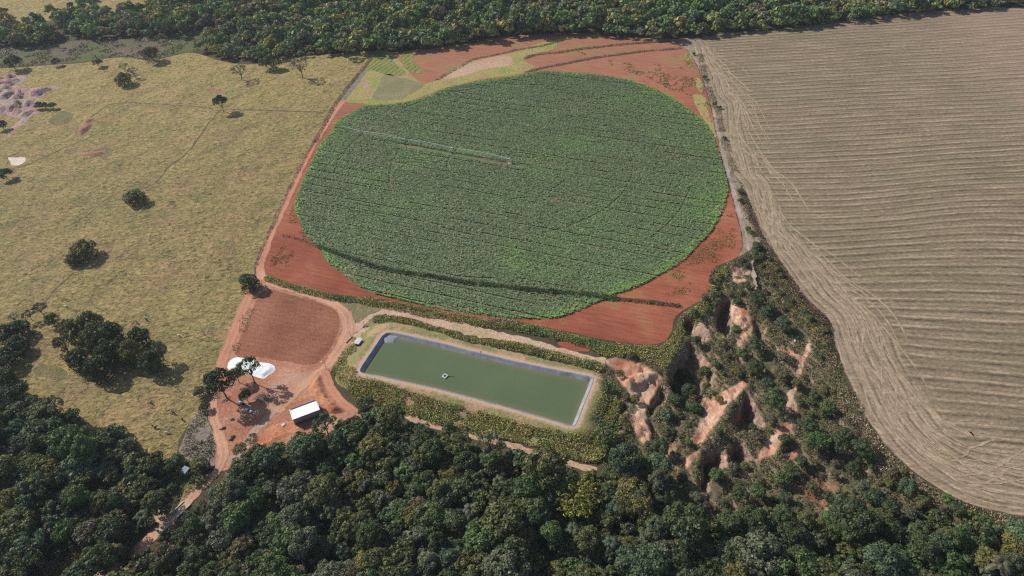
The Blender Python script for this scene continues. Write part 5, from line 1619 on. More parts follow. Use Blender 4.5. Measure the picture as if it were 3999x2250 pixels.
# yard trees
for a in [
    ('yard_tree', 852, 1486, 118, 'domed', 1, 'dark green', 'big dark leaning tree between pasture and yard, trunk showing', 1.55, .85),
    ('yard_tree', 966, 1430, 92, 'loose', 2, 'mid green', 'tall open tree whose crown covers the white tarpaulin', 1.5, 1.0),
    ('yard_tree', 918, 1462, 62, 'domed', 2, 'olive green', 'olive crown between the leaning tree and the white tarpaulin', 1.3, .9),
    ('yard_tree', 957, 1546, 54, 'round', 2, 'dark green', 'compact round green tree shading the blue pickup', .95, 1.15),
    ('yard_tree', 984, 1712, 50, 'loose', 0, 'yellowish olive', 'thin yellowish tree on the orange slope below the yard', 1.2, 1.0),
    ('yard_tree', 935, 1752, 58, 'domed', 1, 'olive green', 'bright olive tree at the bend below the yard', 1.0, 1.15),
    ('yard_tree', 1000, 1768, 72, 'round', 1, 'dark green', 'dark tree beside the bright olive tree below the yard', 1.0, .9),
    ('yard_tree', 772, 1812, 70, 'domed', 0, 'olive green', 'rounded tree between tin shack and red road', .9, 1.05),
    ('yard_tree', 600, 1952, 100, 'domed', 2, 'olive green', 'broad olive tree standing next to the stream and bridge', 1.15, 1.0),
    ('yard_tree', 600, 1822, 70, 'round', 0, 'dark green', 'tall dark tree shading the tin shack on its pasture side', 1.15, .9),
    ('yard_tree', 582, 1890, 66, 'domed', 1, 'dark green', 'dark tree between tin shack and stream', 1.0, .9),
    ('yard_tree', 690, 1800, 60, 'bushy', 2, 'mid green', 'leafy bush just above the tin shack roof', 1.0, 1.0),
    ('yard_tree', 672, 1905, 40, 'bushy', 0, 'dark green', 'low bush below the tin shack in the shade', 1.0, 1.0),
    ('yard_tree', 1425, 1575, 70, 'domed', 0, 'dark green', 'dark tree top poking above the pond bank weeds', 1.0, .9),
    ('yard_tree', 780, 1530, 52, 'bushy', 0, 'grey-green', 'greyish bush at the pasture edge beside the leaning tree', 1, .9),
    ('yard_tree', 800, 1590, 44, 'bushy', 1, 'dark green', 'dark shrub in the dead weeds beside the yard', 1, 1.0),
]:
    tree_at(*a[:7], a[7], 'tree', 'trees round the yard', sz=a[8], bright=a[9])
# bushes on the boundary
for k, (u, v, d, lab) in enumerate([(2709, 211, 14, 'tiny dark bush near the top of the field boundary'), (2751, 302, 20, 'round dark bush with shadow on the upper field boundary'), (2789, 408, 22, 'dark bush where the boundary passes the first stubble swirl'), (2812, 420, 16, 'smaller bush hugging the dark boundary bush'),
                                   (2828, 540, 20, 'brownish low bush on the boundary near the crop rim'), (2890, 748, 24, 'upper dark bush of the pair above the gully mouth'), (2893, 785, 26, 'lower dark bush of the pair above the gully mouth'), (2921, 895, 25, 'dark bush at the narrow top of the gully strip'),
                                   (2936, 908, 24, 'bush tight against the narrow top dark bush'), (2957, 962, 44, 'olive round bush beside brown weeds, top of gully strip'), (2975, 1000, 32, 'greener bush by the brown weed edge'), (2952, 1010, 34, 'dark bush below the olive round bush')]):
    tree_at('boundary_bush', u, v, d, 'bushy', k % 3, ['dark green', 'bluish green', 'olive green'][k % 3], lab, 'bush', 'bushes along the field boundary')
# gully shrubs and trees
SH = [(2957, 1165, 66, 'round', 'dark green', 'dark leafy tree above the orange cliff, gully head'), (2996, 1218, 58, 'round', 'bluish green', 'bluish tree just below the dark leafy one at the gully head'), (3061, 1262, 64, 'domed', 'grey-green', 'greyish spreading shrub beside the brown weed slope'), (2952, 1350, 62, 'bushy', 'dark green', 'dark bush under the pale sand ridge'),
      (3083, 1290, 34, 'bushy', 'dark green', 'little dark bush above the white sacks'), (3141, 1218, 28, 'bushy', 'bluish green', 'isolated bluish bush in the brown weeds'), (2875, 1280, 38, 'bushy', 'fresh light green', 'bright green bush at the foot of the orange cliff'), (3052, 1378, 66, 'sparse', 'grey-green', 'pale grey leafless shrub beside the white sacks'),
      (2950, 1428, 64, 'domed', 'dark green', 'leafy tree above the long sandy slope tip'), (2683, 1466, 46, 'bushy', 'mid green', 'bushy tree inside the shadowed hollow, upper'), (2690, 1524, 62, 'round', 'dark green', 'dark tree inside the shadowed hollow, lower'), (2878, 1454, 42, 'bushy', 'yellowish olive', 'yellow-green bush near the tip of the long sandy slope'),
      (2996, 1502, 54, 'round', 'dark green', 'dark tree right of the long sandy slope tip'), (3024, 1566, 82, 'domed', 'mid green', 'large green tree beside the black shadowed pit'), (2697, 1586, 36, 'bushy', 'grey-green', 'grey bush beside the long sandy slope'), (2544, 1600, 42, 'bushy', 'mid green', 'green bush at the foot of the pale fan'),
      (2613, 1690, 62, 'bushy', 'dark green', 'dark bush below the pale fan'), (2578, 1745, 72, 'round', 'dark green', 'dark tree below the orange tail of the fan'), (2801, 1856, 58, 'bushy', 'mid green', 'round green bush under the black gully shadow'), (2864, 1828, 52, 'bushy', 'grey-green', 'greyish bush above the round green gully bush'),
      (3066, 1718, 50, 'bushy', 'dark green', 'dark bush at the end of the pink slope'), (3156, 1662, 82, 'domed', 'dark green', 'broad dark tree between pink slope and stubble, upper'), (3172, 1718, 72, 'round', 'mid green', 'tree just below the broad dark tree by the pink slope'), (2662, 1870, 44, 'bushy', 'dark green', 'dark low bush at the gully foot by the woods'),
      (3210, 1722, 76, 'round', 'mid green', 'rounded green tree in the clump beside the stubble'), (3373, 1745, 82, 'domed', 'dark green', 'dark tree throwing shadow on the stubble edge'), (3272, 1735, 84, 'domed', 'dark green', 'dark tree in the middle of the clump beside the stubble'), (3300, 1700, 62, 'round', 'dark green', 'upper dark tree of the clump beside the stubble'),
      (3392, 1788, 48, 'bushy', 'mid green', 'light bush below the stubble-edge tree'), (3097, 1850, 62, 'bushy', 'dark green', 'dark bush above the scrubby clearing'), (3050, 1870, 62, 'bushy', 'mid green', 'green bush chain above the scrubby clearing, lower end'), (3130, 1805, 54, 'bushy', 'dark green', 'bush chain above the scrubby clearing, upper end'),
      (3171, 1902, 52, 'bushy', 'olive green', 'yellow-topped bush alone in the scrubby clearing'), (3233, 1942, 46, 'bushy', 'dark green', 'small dark bush in the lower scrubby clearing'), (3369, 1905, 62, 'bushy', 'grey-green', 'grey and yellow bush in the scrub by the stubble'), (3544, 1902, 76, 'round', 'bluish green', 'round bluish tree near the lower stubble curve'),
      (3699, 1949, 46, 'bushy', 'fresh light green', 'fresh green bush touching the lower stubble curve'), (3420, 1946, 82, 'bushy', 'dark green', 'wide dark bush below the grey and yellow bush'), (3066, 1950, 62, 'bushy', 'dark green', 'dark bush left of the scrubby clearing'), (3740, 1990, 62, 'round', 'dark green', 'dark tree at the lower stubble curve above the woods'),
      (3470, 1890, 50, 'bushy', 'olive green', 'olive bush among scrub halfway to the round bluish tree'), (3260, 1850, 40, 'bushy', 'brownish', 'brown dry bush on the scrub slope'), (2960, 1920, 60, 'round', 'mid green', 'tree below the orange gully track'), (2890, 1930, 64, 'round', 'dark green', 'dark tree at the mouth of the black gully'),
      (2720, 1950, 54, 'bushy', 'grey-green', 'grey bush on the ridge foot'), (2450, 1830, 66, 'round', 'dark green', 'dark tree below the pond corner at the gully side'), (2520, 1830, 72, 'domed', 'mid green', 'green tree above the bamboo clump side'), (2480, 1560, 40, 'bushy', 'yellowish olive', 'yellowish bush between trench and fan'),
      (2420, 1460, 36, 'bushy', 'olive green', 'small bush at the fan upper left rim'), (2640, 1560, 54, 'bushy', 'dark green', 'bush in scrub between fan and sandy slope'), (2760, 1420, 50, 'round', 'dark green', 'dark tree over the shadowed hollow, top'), (2820, 1340, 44, 'bushy', 'olive green', 'olive bush on the cliff shoulder'),
      (2720, 1330, 40, 'bushy', 'dark green', 'dark bush left of the pale cliff'), (2880, 1180, 40, 'bushy', 'dark green', 'dark bush on the rim over the orange cliff'), (2900, 1380, 44, 'bushy', 'mid green', 'green bush under the small sandy streak'), (3060, 1470, 46, 'bushy', 'brownish', 'brown bush beside the orange track'),
      (3110, 1500, 44, 'bushy', 'olive green', 'olive bush right of the orange track'), (3230, 1600, 60, 'bushy', 'mid green', 'green bush above the clump by the stubble'), (3010, 1640, 44, 'bushy', 'grey-green', 'greyish bush over the pink slope'), (2960, 1700, 40, 'bushy', 'brownish', 'brown bush between black pit and pink slope'),
      (2810, 1560, 34, 'bushy', 'olive green', 'olive bush on the long sandy slope edge'), (3330, 1830, 56, 'bushy', 'dark green', 'dark bush between clump and scrub slope'), (3600, 1960, 60, 'round', 'olive green', 'olive tree above the woods by the stubble curve'), (3480, 1985, 66, 'round', 'dark green', 'dark tree where scrub meets the woods')]
for k, a in enumerate(SH):
    tree_at('gully_tree' if a[3] != 'bushy' else 'gully_bush', a[0], a[1], a[2] * 1.05, a[3], k % 3, a[4], a[5], 'tree' if a[3] != 'bushy' else 'bush', 'trees and bushes of the gully', bright=1.0)


# the many lesser bushes of the gully, alike but for where they stand
rng = np.random.default_rng(430)
DENSE = PXA(s2([(430, 60), (640, 60), (700, 300), (610, 430), (500, 560), (380, 620), (300, 560), (400, 350)]))
DN = [tuple(p) for p in DENSE]
gx, gy = scatter_poly(RAV_G, .035, rng)
hx_, hy_ = scatter_poly(DENSE, .05, rng)
gx, gy = np.concatenate([gx, hx_]), np.concatenate([gy, hy_])
k = (bare_at(gx, gy) < -2.0) & (open_at(gx, gy) < -1)
gx, gy = gx[k], gy[k]
for i in range(min(len(gx), 170)):
    inside = bool(pip(DN, np.array([gx[i]]), np.array([gy[i]]))[0])
    s_ = float(rng.uniform(.4, .9)) * (1.25 if inside else .8)
    cn_ = str(rng.choice(['dark green', 'mid green', 'bluish green'] if inside else ['dark green', 'olive green', 'mid green', 'brownish']))
    zz0 = gz(gx[i], gy[i])
    tree('scrub_bush', (gx[i], gy[i], zz0 - .1), 'bushy', int(rng.integers(0, 3)), s_, tuple(np.array(GREENS[cn_]) * rng.uniform(.9, 1.2)),
         ('leafy bush growing among others in the shadowed hollow of the gully' if inside else 'small lesser bush in the dry scrub of the gully'), 'bush', 'leafy bushes in the shadowed hollow' if inside else 'lesser bushes of the gully scrub')


def anchor(u, v, hgt):
    """place of a thing whose top shows at (u, v)"""
    x, y = PX(u, v, hgt)
    return x, y


# ---- palms
def palm_meshes(seed):
    rng = np.random.default_rng(seed)
    mb = MB()
    Ht = 8.0
    mb.tube([(0, 0, -.3), (.1, .05, 3), (.15, .1, Ht)], [.22, .17, .14], 8)
    trunk = mb.mesh('trunk', True)
    trunk.materials.append(BARKG)
    Vs = []
    for i in range(20):
        a = i * 2.399 + rng.uniform(-.2, .2)
        el = rng.uniform(.1, 1.15)
        L = rng.uniform(3.2, 4.2)
        pts = []
        for s in np.linspace(0, 1, 8):
            hr = L * (s * math.cos(el) + .12 * s * s)
            zz_ = L * (s * math.sin(el) - .75 * s * s)
            pts.append(np.array([.15 + math.cos(a) * hr, .1 + math.sin(a) * hr, Ht + zz_]))
        side = np.array([-math.sin(a), math.cos(a), 0])
        for j in range(7):
            w0, w1 = [.75 * math.sin(math.pi * (.12 + .80 * t_)) + .05 for t_ in (j / 7, (j + 1) / 7)]
            for sg_ in (-1, 1):
                dn = np.array([0, 0, -.35])
                Vs += [pts[j], pts[j + 1], pts[j + 1] + (side * sg_ + dn) * w1, pts[j] + (side * sg_ + dn) * w0 + (pts[j + 1] - pts[j]) * .25]
    V = np.array(Vs)
    crown = quad_mesh('crown', V, rng.uniform(.3, .8, len(V) // 4))
    crown.materials.append(LEAF)
    return crown, trunk


PALM = [palm_meshes(401), palm_meshes(402)]
for k, (u, v, s, c, lab) in enumerate([(1946, 1888, 1.0, (.13, .15, .07), 'pale feathery palm in the woods, uppermost of the middle palms'), (1841, 2000, 1.15, (.11, .12, .085), 'greyish palm in the woods with drooping fronds, below the pale palm'),
                                       (2043, 2038, 1.1, (.08, .105, .06), 'dull green palm left of the bamboo clump'), (2388, 2120, 1.0, (.065, .10, .065), 'bluish palm in the woods below the bamboo clump'), (3905, 2206, 1.2, (.13, .13, .08), 'pale palm near the lower right corner of the photo'),
                                       (557, 2020, 1.0, (.085, .105, .055), 'palm by the stream close to the bridge end'), (3455, 1925, .6, (.16, .17, .11), 'small pale palm in scrub beside a bluish tree'), (2240, 2070, .9, (.09, .12, .06), 'slim palm directly under the bamboo clump')]):
    x, y = anchor(u, v, 8.2 * s + (gz(*PX(u, v, 8)) if k == 6 else 0))
    s *= 1.15
    r0 = empty('palm_tree', (x, y, gz(x, y)), k * 1.3)
    r0.scale = (s, s, s)
    tag(r0, lab, 'palm', 'palms among the woods')
    cr_, tk_ = PALM[k % 2]
    a = link('crown', cr_, None, r0)
    a.color = (*(min(.9, q * .6) for q in c), 1)
    link('trunk', tk_, None, r0)

# ---- bamboo
rng = np.random.default_rng(410)
bx, by_ = anchor(2252, 1945, 7.5)
br_ = empty('bamboo_clump', (bx, by_, gz(bx, by_)))
tag(br_, 'tall yellow-green bamboo clump with arching plumes rising out of the woods', 'bamboo')
br_.scale = (1.2, 1.2, 1.3)
BAMB = mat_plain('bamboo_cane', (0.20, 0.22, 0.07), .6, .2)
mb = MB()
Pl, Nl, Sl, Tl = [], [], [], []
for i in range(46):
    a = i * 2.399
    q = math.sqrt((i + .5) / 46)
    L = rng.uniform(11.5, 15) - 3.5 * q
    out = 1.0 + 8.0 * q * rng.uniform(.8, 1.15)
    path = []
    for s in np.linspace(0, 1, 8):
        path.append((math.cos(a) * (.3 + q * 1.2 + out * s ** 1.8), math.sin(a) * (.3 + q * 1.2 + out * s ** 1.8), L * (s - .28 * q * s ** 3)))
    mb.tube(path, [.07 - .055 * t_ for t_ in np.linspace(0, 1, 8)], 5)
    pa = np.array(path)
    m = 80
    s = rng.uniform(.42, 1.0, m)
    c = np.column_stack([np.interp(s, np.linspace(0, 1, 8), pa[:, d_]) for d_ in range(3)])
    rr_ = (1.15 * np.sin(np.pi * np.clip((s - .38) / .68, 0, 1)) + .15)[:, None]
    D = rng.normal(size=(m, 3))
    D /= np.linalg.norm(D, axis=1)[:, None]
    Pl.append(c + D * rr_ * np.array([1, 1, .75]))
    Nl.append(D + np.array([0, 0, .4]) + rng.normal(size=(m, 3)) * .3)
    Sl.append(rng.uniform(.4, .8, m))
    Tl.append(np.clip(.45 + .25 * rng.normal() + .15 * rng.normal(size=m), 0, 1))
mb.build('canes', BAMB, br_, True)
V = quads(np.concatenate(Pl), np.concatenate(Nl), np.concatenate(Sl), rng, .55)
me = quad_mesh('foliage', V, np.concatenate(Tl))
o = link('foliage', me, LEAF, br_)
o.color = (.30, .31, .065, 1)


# ---- dead tree with bare branches
def dead_tree(name, u, v, hgt, label, seed, cat='dead tree', spread=.5):
    rng = np.random.default_rng(seed)
    x, y = PX(u, v)
    mb = MB()
    def grow(p, d, L, r, n):
        q = p + d * L
        mb.tube([p, p + d * L * .5 + Vector(rng.normal(0, .06 * L, 3)), q], [r, r * .8, r * .55], 5)
        if n:
            for _ in range(3):
                nd = (d + Vector(rng.normal(0, spread, 3))).normalized()
                if nd.z < .05:
                    nd.z = .1
                grow(q, nd, L * .72, r * .55, n - 1)
    grow(Vector((0, 0, -.1)), Vector((rng.normal(0, .2), rng.normal(0, .2), 1)).normalized(), hgt * .36, hgt * .022, 4)
    o = mb.build(name, BARKG)
    o.location = (x, y, gz(x, y))
    return tag(o, label, cat)


dead_tree('dead_tree', 28, 832, 5.5, 'bare twisted dead tree in the pasture at the left edge', 421)
dead_tree('dead_tree', 112, 90, 9, 'leafless spreading tree on the far pasture beyond the marsh', 422)
dead_tree('dead_tree', 795, 1937, 5, 'leafless sapling on the verge above the bridge', 423)

# ================================================================== BUILT THINGS
WHITE = mat_plain('white_sheet_roof', (0.88, 0.88, 0.88), .45, .3, var=.03, scale=.4)
LIGHTR = mat_plain('pale_grey_roof', (0.56, 0.56, 0.55), .6, .25, var=.06, scale=.8)
TINR = mat_plain('blue_grey_tin', (0.20, 0.25, 0.33), .45, .35, var=.15, scale=.9)
GREYW_ = mat_plain('grey_wall_sheet', (0.30, 0.30, 0.31), .7, .2, var=.12, scale=.6)
CONC = mat_plain('concrete', (0.50, 0.45, 0.38), .9, .1, var=.15, scale=1.2)
WOOD = mat_plain('weathered_wood', (0.20, 0.16, 0.13), .9, .1, var=.25, scale=3)
DARK = mat_plain('dark_opening', (0.02, 0.02, 0.022), .9, .05)
STEEL = mat_plain('galvanised_steel', (0.62, 0.64, 0.66), .5, .4, var=.08)
RUBBER = mat_plain('rubber', (0.025, 0.025, 0.025), .9, .1)


def frame_of(A, B, C_):
    """origin and unit axes of a rectangle from three ground points (A corner, B along, C across)"""
    A, B, C_ = (np.array(p) for p in (A, B, C_))
    ux = (B - A) / np.linalg.norm(B - A)
    uy = np.array([-ux[1], ux[0]])
    if np.dot(uy, C_ - A) < 0:
        uy = -uy
    return A, ux, uy, np.linalg.norm(B - A), abs(np.dot(C_ - A, uy))


def corrugated(mb, w, d, t, pitch, zfn, amp=.05):
    """a ribbed roof sheet over x 0..w, y 0..d"""
    n = max(4, int(w / pitch))
    for i in range(n):
        x0, x1, x2 = w * i / n, w * (i + .5) / n, w * (i + 1) / n
        for (a, b, za, zb) in ((x0, x1, 0, amp), (x1, x2, amp, 0)):
            mb.quad((a, 0, zfn(0) + za), (b, 0, zfn(0) + zb), (b, d, zfn(d) + zb), (a, d, zfn(d) + za))
            mb.quad((a, d, zfn(d) + za - t), (b, d, zfn(d) + zb - t), (b, 0, zfn(0) + zb - t), (a, 0, zfn(0) + za - t))
    for (a, b) in (((0, 0), (w, 0)), ((w, 0), (w, d)), ((w, d), (0, d)), ((0, d), (0, 0))):
        mb.quad((a[0], a[1], zfn(a[1]) - t), (b[0], b[1], zfn(b[1]) - t), (b[0], b[1], zfn(b[1])), (a[0], a[1], zfn(a[1])))


# ---- shed with the white roof
ZR = 4.6
o_, ux, uy, w, d = frame_of(PX(1142.1, 1640.8, ZR), PX(1249.2, 1600.8, ZR), PX(1125.9, 1599.4, ZR))
ang = math.atan2(ux[1], ux[0])
shed = empty('farm_shed', (o_[0], o_[1], 0.1), ang)
tag(shed, 'long shed with a dazzling white roof and grey walls at the edge of the yard', 'shed')
mb = MB()
zf = lambda y: 4.75 - .07 * y
corrugated(mb, w, d, .08, .5, zf, .04)
mb.build('roof', WHITE, shed)
mb = MB()
mb.box((w / 2, .45, 2.7), (w - .7, .12, 3.45))
mb.box((w / 2, d - .35, 2.5), (w - .7, .12, 4.6))
mb.box((.35, d / 2, 2.55), (.12, d - .7, 4.1))
mb.box((w - .35, d / 2, 2.55), (.12, d - .7, 4.1))
mb.build('wall', GREYW_, shed)
mb = MB()
mb.box((w / 2, .42, .45), (w - .6, .2, 1.0))
mb.build('plinth', mat_plain('dark_plinth', (.10, .095, .095), .9, .1), shed)
for i in range(5):
    mb = MB()
    mb.box((.3 + (w - .6) * i / 4, .34, 2.2), (.16, .1, 4.4))
    mb.build('post', STEEL, shed)
mb = MB()
mb.box((w / 2, .02, 4.36), (w, .06, .18))
mb.build('gutter', STEEL, shed)

# ---- pump house by the pond
ZR = 2.5
o_, ux, uy, w, d = frame_of(PX(1380.5, 1340, ZR), PX(1400, 1345.4, ZR), PX(1391, 1317, ZR))
ph = empty('pump_house', (o_[0], o_[1], 0.05), math.atan2(ux[1], ux[0]))
tag(ph, 'small pump hut with a pale flat roof beside the pond corner', 'hut')
mb = MB()
corrugated(mb, w, d, .07, .35, lambda y: 2.5 + .05 * y, .03)
mb.build('roof', LIGHTR, ph)
mb = MB()
mb.box((w / 2, d - .3, 1.25), (w - .5, .12, 2.4))
mb.box((.3, d * .55, 1.25), (.12, d * .8, 2.4))
mb.box((w - .3, d * .6, 1.25), (.12, d * .7, 2.4))
mb.box((w * .22, .3, 1.2), (w * .3, .12, 2.4))
mb.build('wall', CONC, ph)
mb = MB()
mb.box((w * .62, .34, 1.05), (w * .34, .06, 2.0))
mb.build('door', DARK, ph)
for x_ in (.12, w - .12):
    mb = MB()
    mb.box((x_, .12, 1.25), (.1, .1, 2.5))
    mb.build('post', WOOD, ph)
mb = MB()
mb.box((w * .5, d * .5, .55), (.9, .6, .8))
mb.tube([(w * .5, d * .5, .9), (w * .5, d * .5, 1.3), (w * .5, d * .2, 1.3)], .12, 8)
mb.build('pump', STEEL, ph)

# ---- tin shack in the trees
ZR = 2.6
o_, ux, uy, w, d = frame_of(PX(700.9, 1843, ZR), PX(721.3, 1852.2, ZR), PX(720.4, 1819.4, ZR))
sk = empty('tin_shack', (o_[0], o_[1], 0.02), math.atan2(ux[1], ux[0]))
tag(sk, 'open shack with a blue-grey corrugated tin roof among the trees by the road', 'shack')
mb = MB()
corrugated(mb, w, d, .05, .4, lambda y: 2.6 + .10 * y, .06)
mb.build('roof', TINR, sk)
for x_ in (.15, w - .15):
    for y_ in (.2, d - .2):
        mb = MB()
        mb.tube([(x_, y_, -.1), (x_, y_, 2.6 + .1 * y_)], .09, 6)
        mb.build('post', WOOD, sk)
mb = MB()
mb.box((w / 2, d - .3, 1.3), (w - .4, .08, 2.5))
mb.build('back_wall', WOOD, sk)
mb = MB()
mb.box((w * .5, d * .5, .5), (w * .6, .7, .08))
mb.box((w * .3, d * .5, .25), (.1, .6, .45))
mb.box((w * .7, d * .5, .25), (.1, .6, .45))
mb.build('bench', WOOD, sk)

# ---- bridge
A, B = np.array(PX(718.4, 1958.5, .3)), np.array(PX(676, 2036, .3))
A2 = np.array(PX(740.4, 1974, .3))
ux = (np.array(PX(688, 1988, .3)) - A)
L = 15.0
ux = ux / np.linalg.norm(ux)
uy = np.array([-ux[1], ux[0]])
if np.dot(uy, A2 - A) < 0:
    uy = -uy
wd_ = abs(np.dot(A2 - A, uy))
bd = empty('bridge', (A[0], A[1], 0), math.atan2(ux[1], ux[0]))
tag(bd, 'short concrete bridge with pale side kerbs carrying the sandy road over the stream', 'bridge')
sgn = 1 if np.dot(uy, np.array([-ux[1], ux[0]])) > 0 else -1
mb = MB()
mb.box((L / 2, sgn * wd_ / 2, .05), (L + 4, wd_ - .3, .5))
mb.build('deck', mat_plain('sandy_deck', (.48, .33, .235), .95, .05, var=.15, scale=.5), bd)
for yy, x0, x1 in ((0, 0, 7.2), (wd_, -.4, 7.6), (wd_, 11.0, 15.5)):
    mb = MB()
    mb.box(((x0 + x1) / 2, sgn * yy, .45), (x1 - x0, .42, .55))
    mb.build('kerb', mat_plain('pale_kerb', (.66, .58, .46), .9, .1), bd)

# ---- pump raft on the pond
rx_, ry_ = PX(1737.5, 1469, ZW + .3)
c0, c1 = np.array(PX(1725.5, 1471)), np.array(PX(1738, 1479))
rf = empty('pump_raft', (rx_, ry_, ZW), math.atan2(*(c1 - c0)[::-1]))
tag(rf, 'small floating pump raft with a square deck and dark centre on the pond', 'raft')
for (x_, y_, dx, dy) in ((0, -.95, 2.5, .65), (0, .95, 2.5, .65), (-.95, 0, .65, 1.25), (.95, 0, .65, 1.25)):
    mb = MB()
    mb.box((x_, y_, .28), (dx, dy, .5))
    mb.build('float', mat_plain('pale_float', (.48, .48, .47), .8, .2, var=.2, scale=4), rf)
mb = MB()
mb.box((0, 0, .35), (.5, .8, .5))
mb.tube([(0, 0, .5), (0, 0, 1.0), (0, .5, 1.0)], .12, 8)
mb.build('pump', DARK, rf)
mb = MB()
mb.tube([(1.2, .9, .3), (2.6, 2.0, .08), (4.2, 2.9, .02)], .09, 6)
mb.build('hose', RUBBER, rf)
# the pipe that runs down the liner
p0, p1 = PX(1878, 1373, ZC + .3), PX(1866, 1392, .75)
mb = MB()
mb.tube([(*p0, ZC + .35), (*p1, .75), (p1[0] - .3, p1[1] - 1.2, .5)], .22, 8)
tag(mb.build('inlet_pipe', RUBBER, None, True), 'black pipe running down the far liner slope into the pond', 'pipe')

PSTEEL = mat_plain('weathered_galvanised', (.55, .58, .56), .6, .3, var=.1)
# ---- centre pivot irrigator
PZ = 4.1
ends = [PIV] + TOW
dirv = (TOW[2] - PIV) / np.linalg.norm(TOW[2] - PIV)
endp = np.array(PX(1333.7, 492, PZ))
pv = empty('pivot_irrigator', (PIV[0], PIV[1], 0.1), 0)
tag(pv, 'long galvanised centre pivot irrigator spanning the green crop on wheeled towers', 'irrigator')
loc = lambda p, zz_: Vector((p[0] - PIV[0], p[1] - PIV[1], zz_))
nrmv = np.array([-dirv[1], dirv[0]])
seq = [PIV] + TOW + [endp]
for k in range(4):
    a, b = seq[k], seq[k + 1]
    mb = MB()
    nseg = 10
    pts = []
    for i in range(nseg + 1):
        t_ = i / nseg
        pts.append(loc(a + (b - a) * t_, PZ + (.9 if k < 3 else .2) * math.sin(math.pi * t_)))
    mb.tube(pts, .16, 8)
    ob = mb.build('pipe', PSTEEL, pv, True)
    if k < 3:
        mb = MB()
        low = []
        for i in range(1, nseg):
            t_ = i / nseg
            dz = 1.0 * math.sin(math.pi * t_)
            for s in (-1, 1):
                q = pts[i] + Vector((*(nrmv * s * .6), -.25 - dz))
                low.append((i, s, q))
                mb.tube([pts[i], q], .02, 4)
        for s in (-1, 1):
            mb.tube([pts[0]] + [q for i, ss, q in low if ss == s] + [pts[-1]], .035, 4)
        mb.build('truss', PSTEEL, ob)
for k in range(3):
    p = TOW[k]
    mb = MB()
    ft = []
    for s in (-1, 1):
        foot = loc(p + nrmv * s * 2.0, .75)
        ft.append(foot)
        for e_ in (-.35, .35):
            mb.tube([foot, loc(p + dirv * e_, PZ)], .07, 5)
    mb.tube(ft, .09, 6)
    mb.tube([loc(p, 2.4), loc(p, PZ + .5)], .06, 5)
    tw = mb.build('tower', mat_plain('dark_tower_steel', (.20, .21, .23), .6, .3), pv)
    for s in (-1, 1):
        mb = MB()
        c = loc(p + nrmv * s * 2.0, .72)
        a = Vector((dirv[0], dirv[1], 0))
        rim = [c + Vector((*(nrmv * math.cos(q) * .55), math.sin(q) * .55)) for q in np.linspace(0, 2 * math.pi, 15)]
        mb.tube(rim, .17, 6, False)
        mb.tube([c - a * .12, c + a * .12], .4, 10)
        mb.build('wheel', RUBBER, pv)
mb = MB()
for s, e_ in ((-1, -1), (1, -1), (1, 1), (-1, 1)):
    q = PIV + nrmv * s * 1.1 + dirv * e_ * 1.1
    mb.tube([loc(q, 0), loc(PIV, PZ - .2)], .07, 5)
mb.tube([loc(PIV, 0), loc(PIV, PZ + .5)], .16, 8)
mb.build('pivot_stand', STEEL, pv)
mb = MB()
mb.box((0, 0, .18), (3.4, 3.4, .5), math.atan2(dirv[1], dirv[0]))
mb.box((1.4, -.6, .9), (.7, .5, 1.2), .4)
mb.build('pivot_base', mat_plain('pinkish_concrete', (.50, .33, .26), .9, .1, var=.2, scale=2), pv)

# ---- silage heap under a white tarpaulin
TP = y1([(385, 170), (410, 110), (470, 62), (540, 48), (700, 80), (850, 118), (960, 130), (1040, 160), (1068, 205), (1050, 250), (960, 312), (905, 350), (820, 335), (700, 292), (560, 252), (440, 238), (395, 205)])
tp = outline(TP, .12, True, .8, seed=501, zpx=.6)
TPL = [tuple(p) for p in tp]
co, fa = tri_area(tp, .55)
e = np.maximum(sdf(TPL, co[:, 0], co[:, 1]), 0)
zz = .12 + .9 * sstep(0, 3.0, e) + (fbm(co[:, 0] * .5, co[:, 1] * .5, 502, 4) - .5) * .4 * sstep(0, 1, e)
me = mesh_np('tarpaulin', np.column_stack([co, zz]), fa, True)
t = NT('white_tarpaulin')
tn = t.noise(1.0, 4, .6, vec=t.scaled((.8, 1.3, 1)), dist=1.2)
msk = t.maprange(t.noise(.13, 3, .5), .48, .58)
mk = t.math('MULTIPLY', t.maprange(tn, .635, .66), msk)  # dark spots paint the shade of folds, with some debris
t.color(t.mix(mk, (.80, .81, .83), (.10, .09, .085)))
t.b.inputs['Roughness'].default_value = .5
t.bump(t.noise(1.2, 4, .6), .6, .3)
sh_ = empty('silage_heap', (0, 0, 0))
tag(sh_, 'low rounded heap under a bright white tarpaulin on the red earth', 'silage heap')
link('tarpaulin', me, t.m, sh_)
bs = np.array(inset(tp, 0))
mb = MB()
k = len(bs)
cc_ = bs.mean(0)
for i in range(k):
    a, b = bs[i], bs[(i + 1) % k]
    a2, b2 = cc_ + (a - cc_) * 1.03, cc_ + (b - cc_) * 1.03
    mb.quad((*a2, .1), (*b2, .1), (*b, .16), (*a, .16))
mb.build('earth_skirt', YARDM, sh_)


# ---- vehicles
def paint(name, c):
    t = NT(name)
    t.color(c)
    t.b.inputs['Roughness'].default_value = .3
    t.b.inputs['Specular IOR Level'].default_value = .5
    t.b.inputs['Coat Weight'].default_value = .5
    return t.m


GLASS = NT('car_glass')
GLASS.color((.015, .02, .025))
GLASS.b.inputs['Roughness'].default_value = .08
GLASS.b.inputs['Specular IOR Level'].default_value = .6


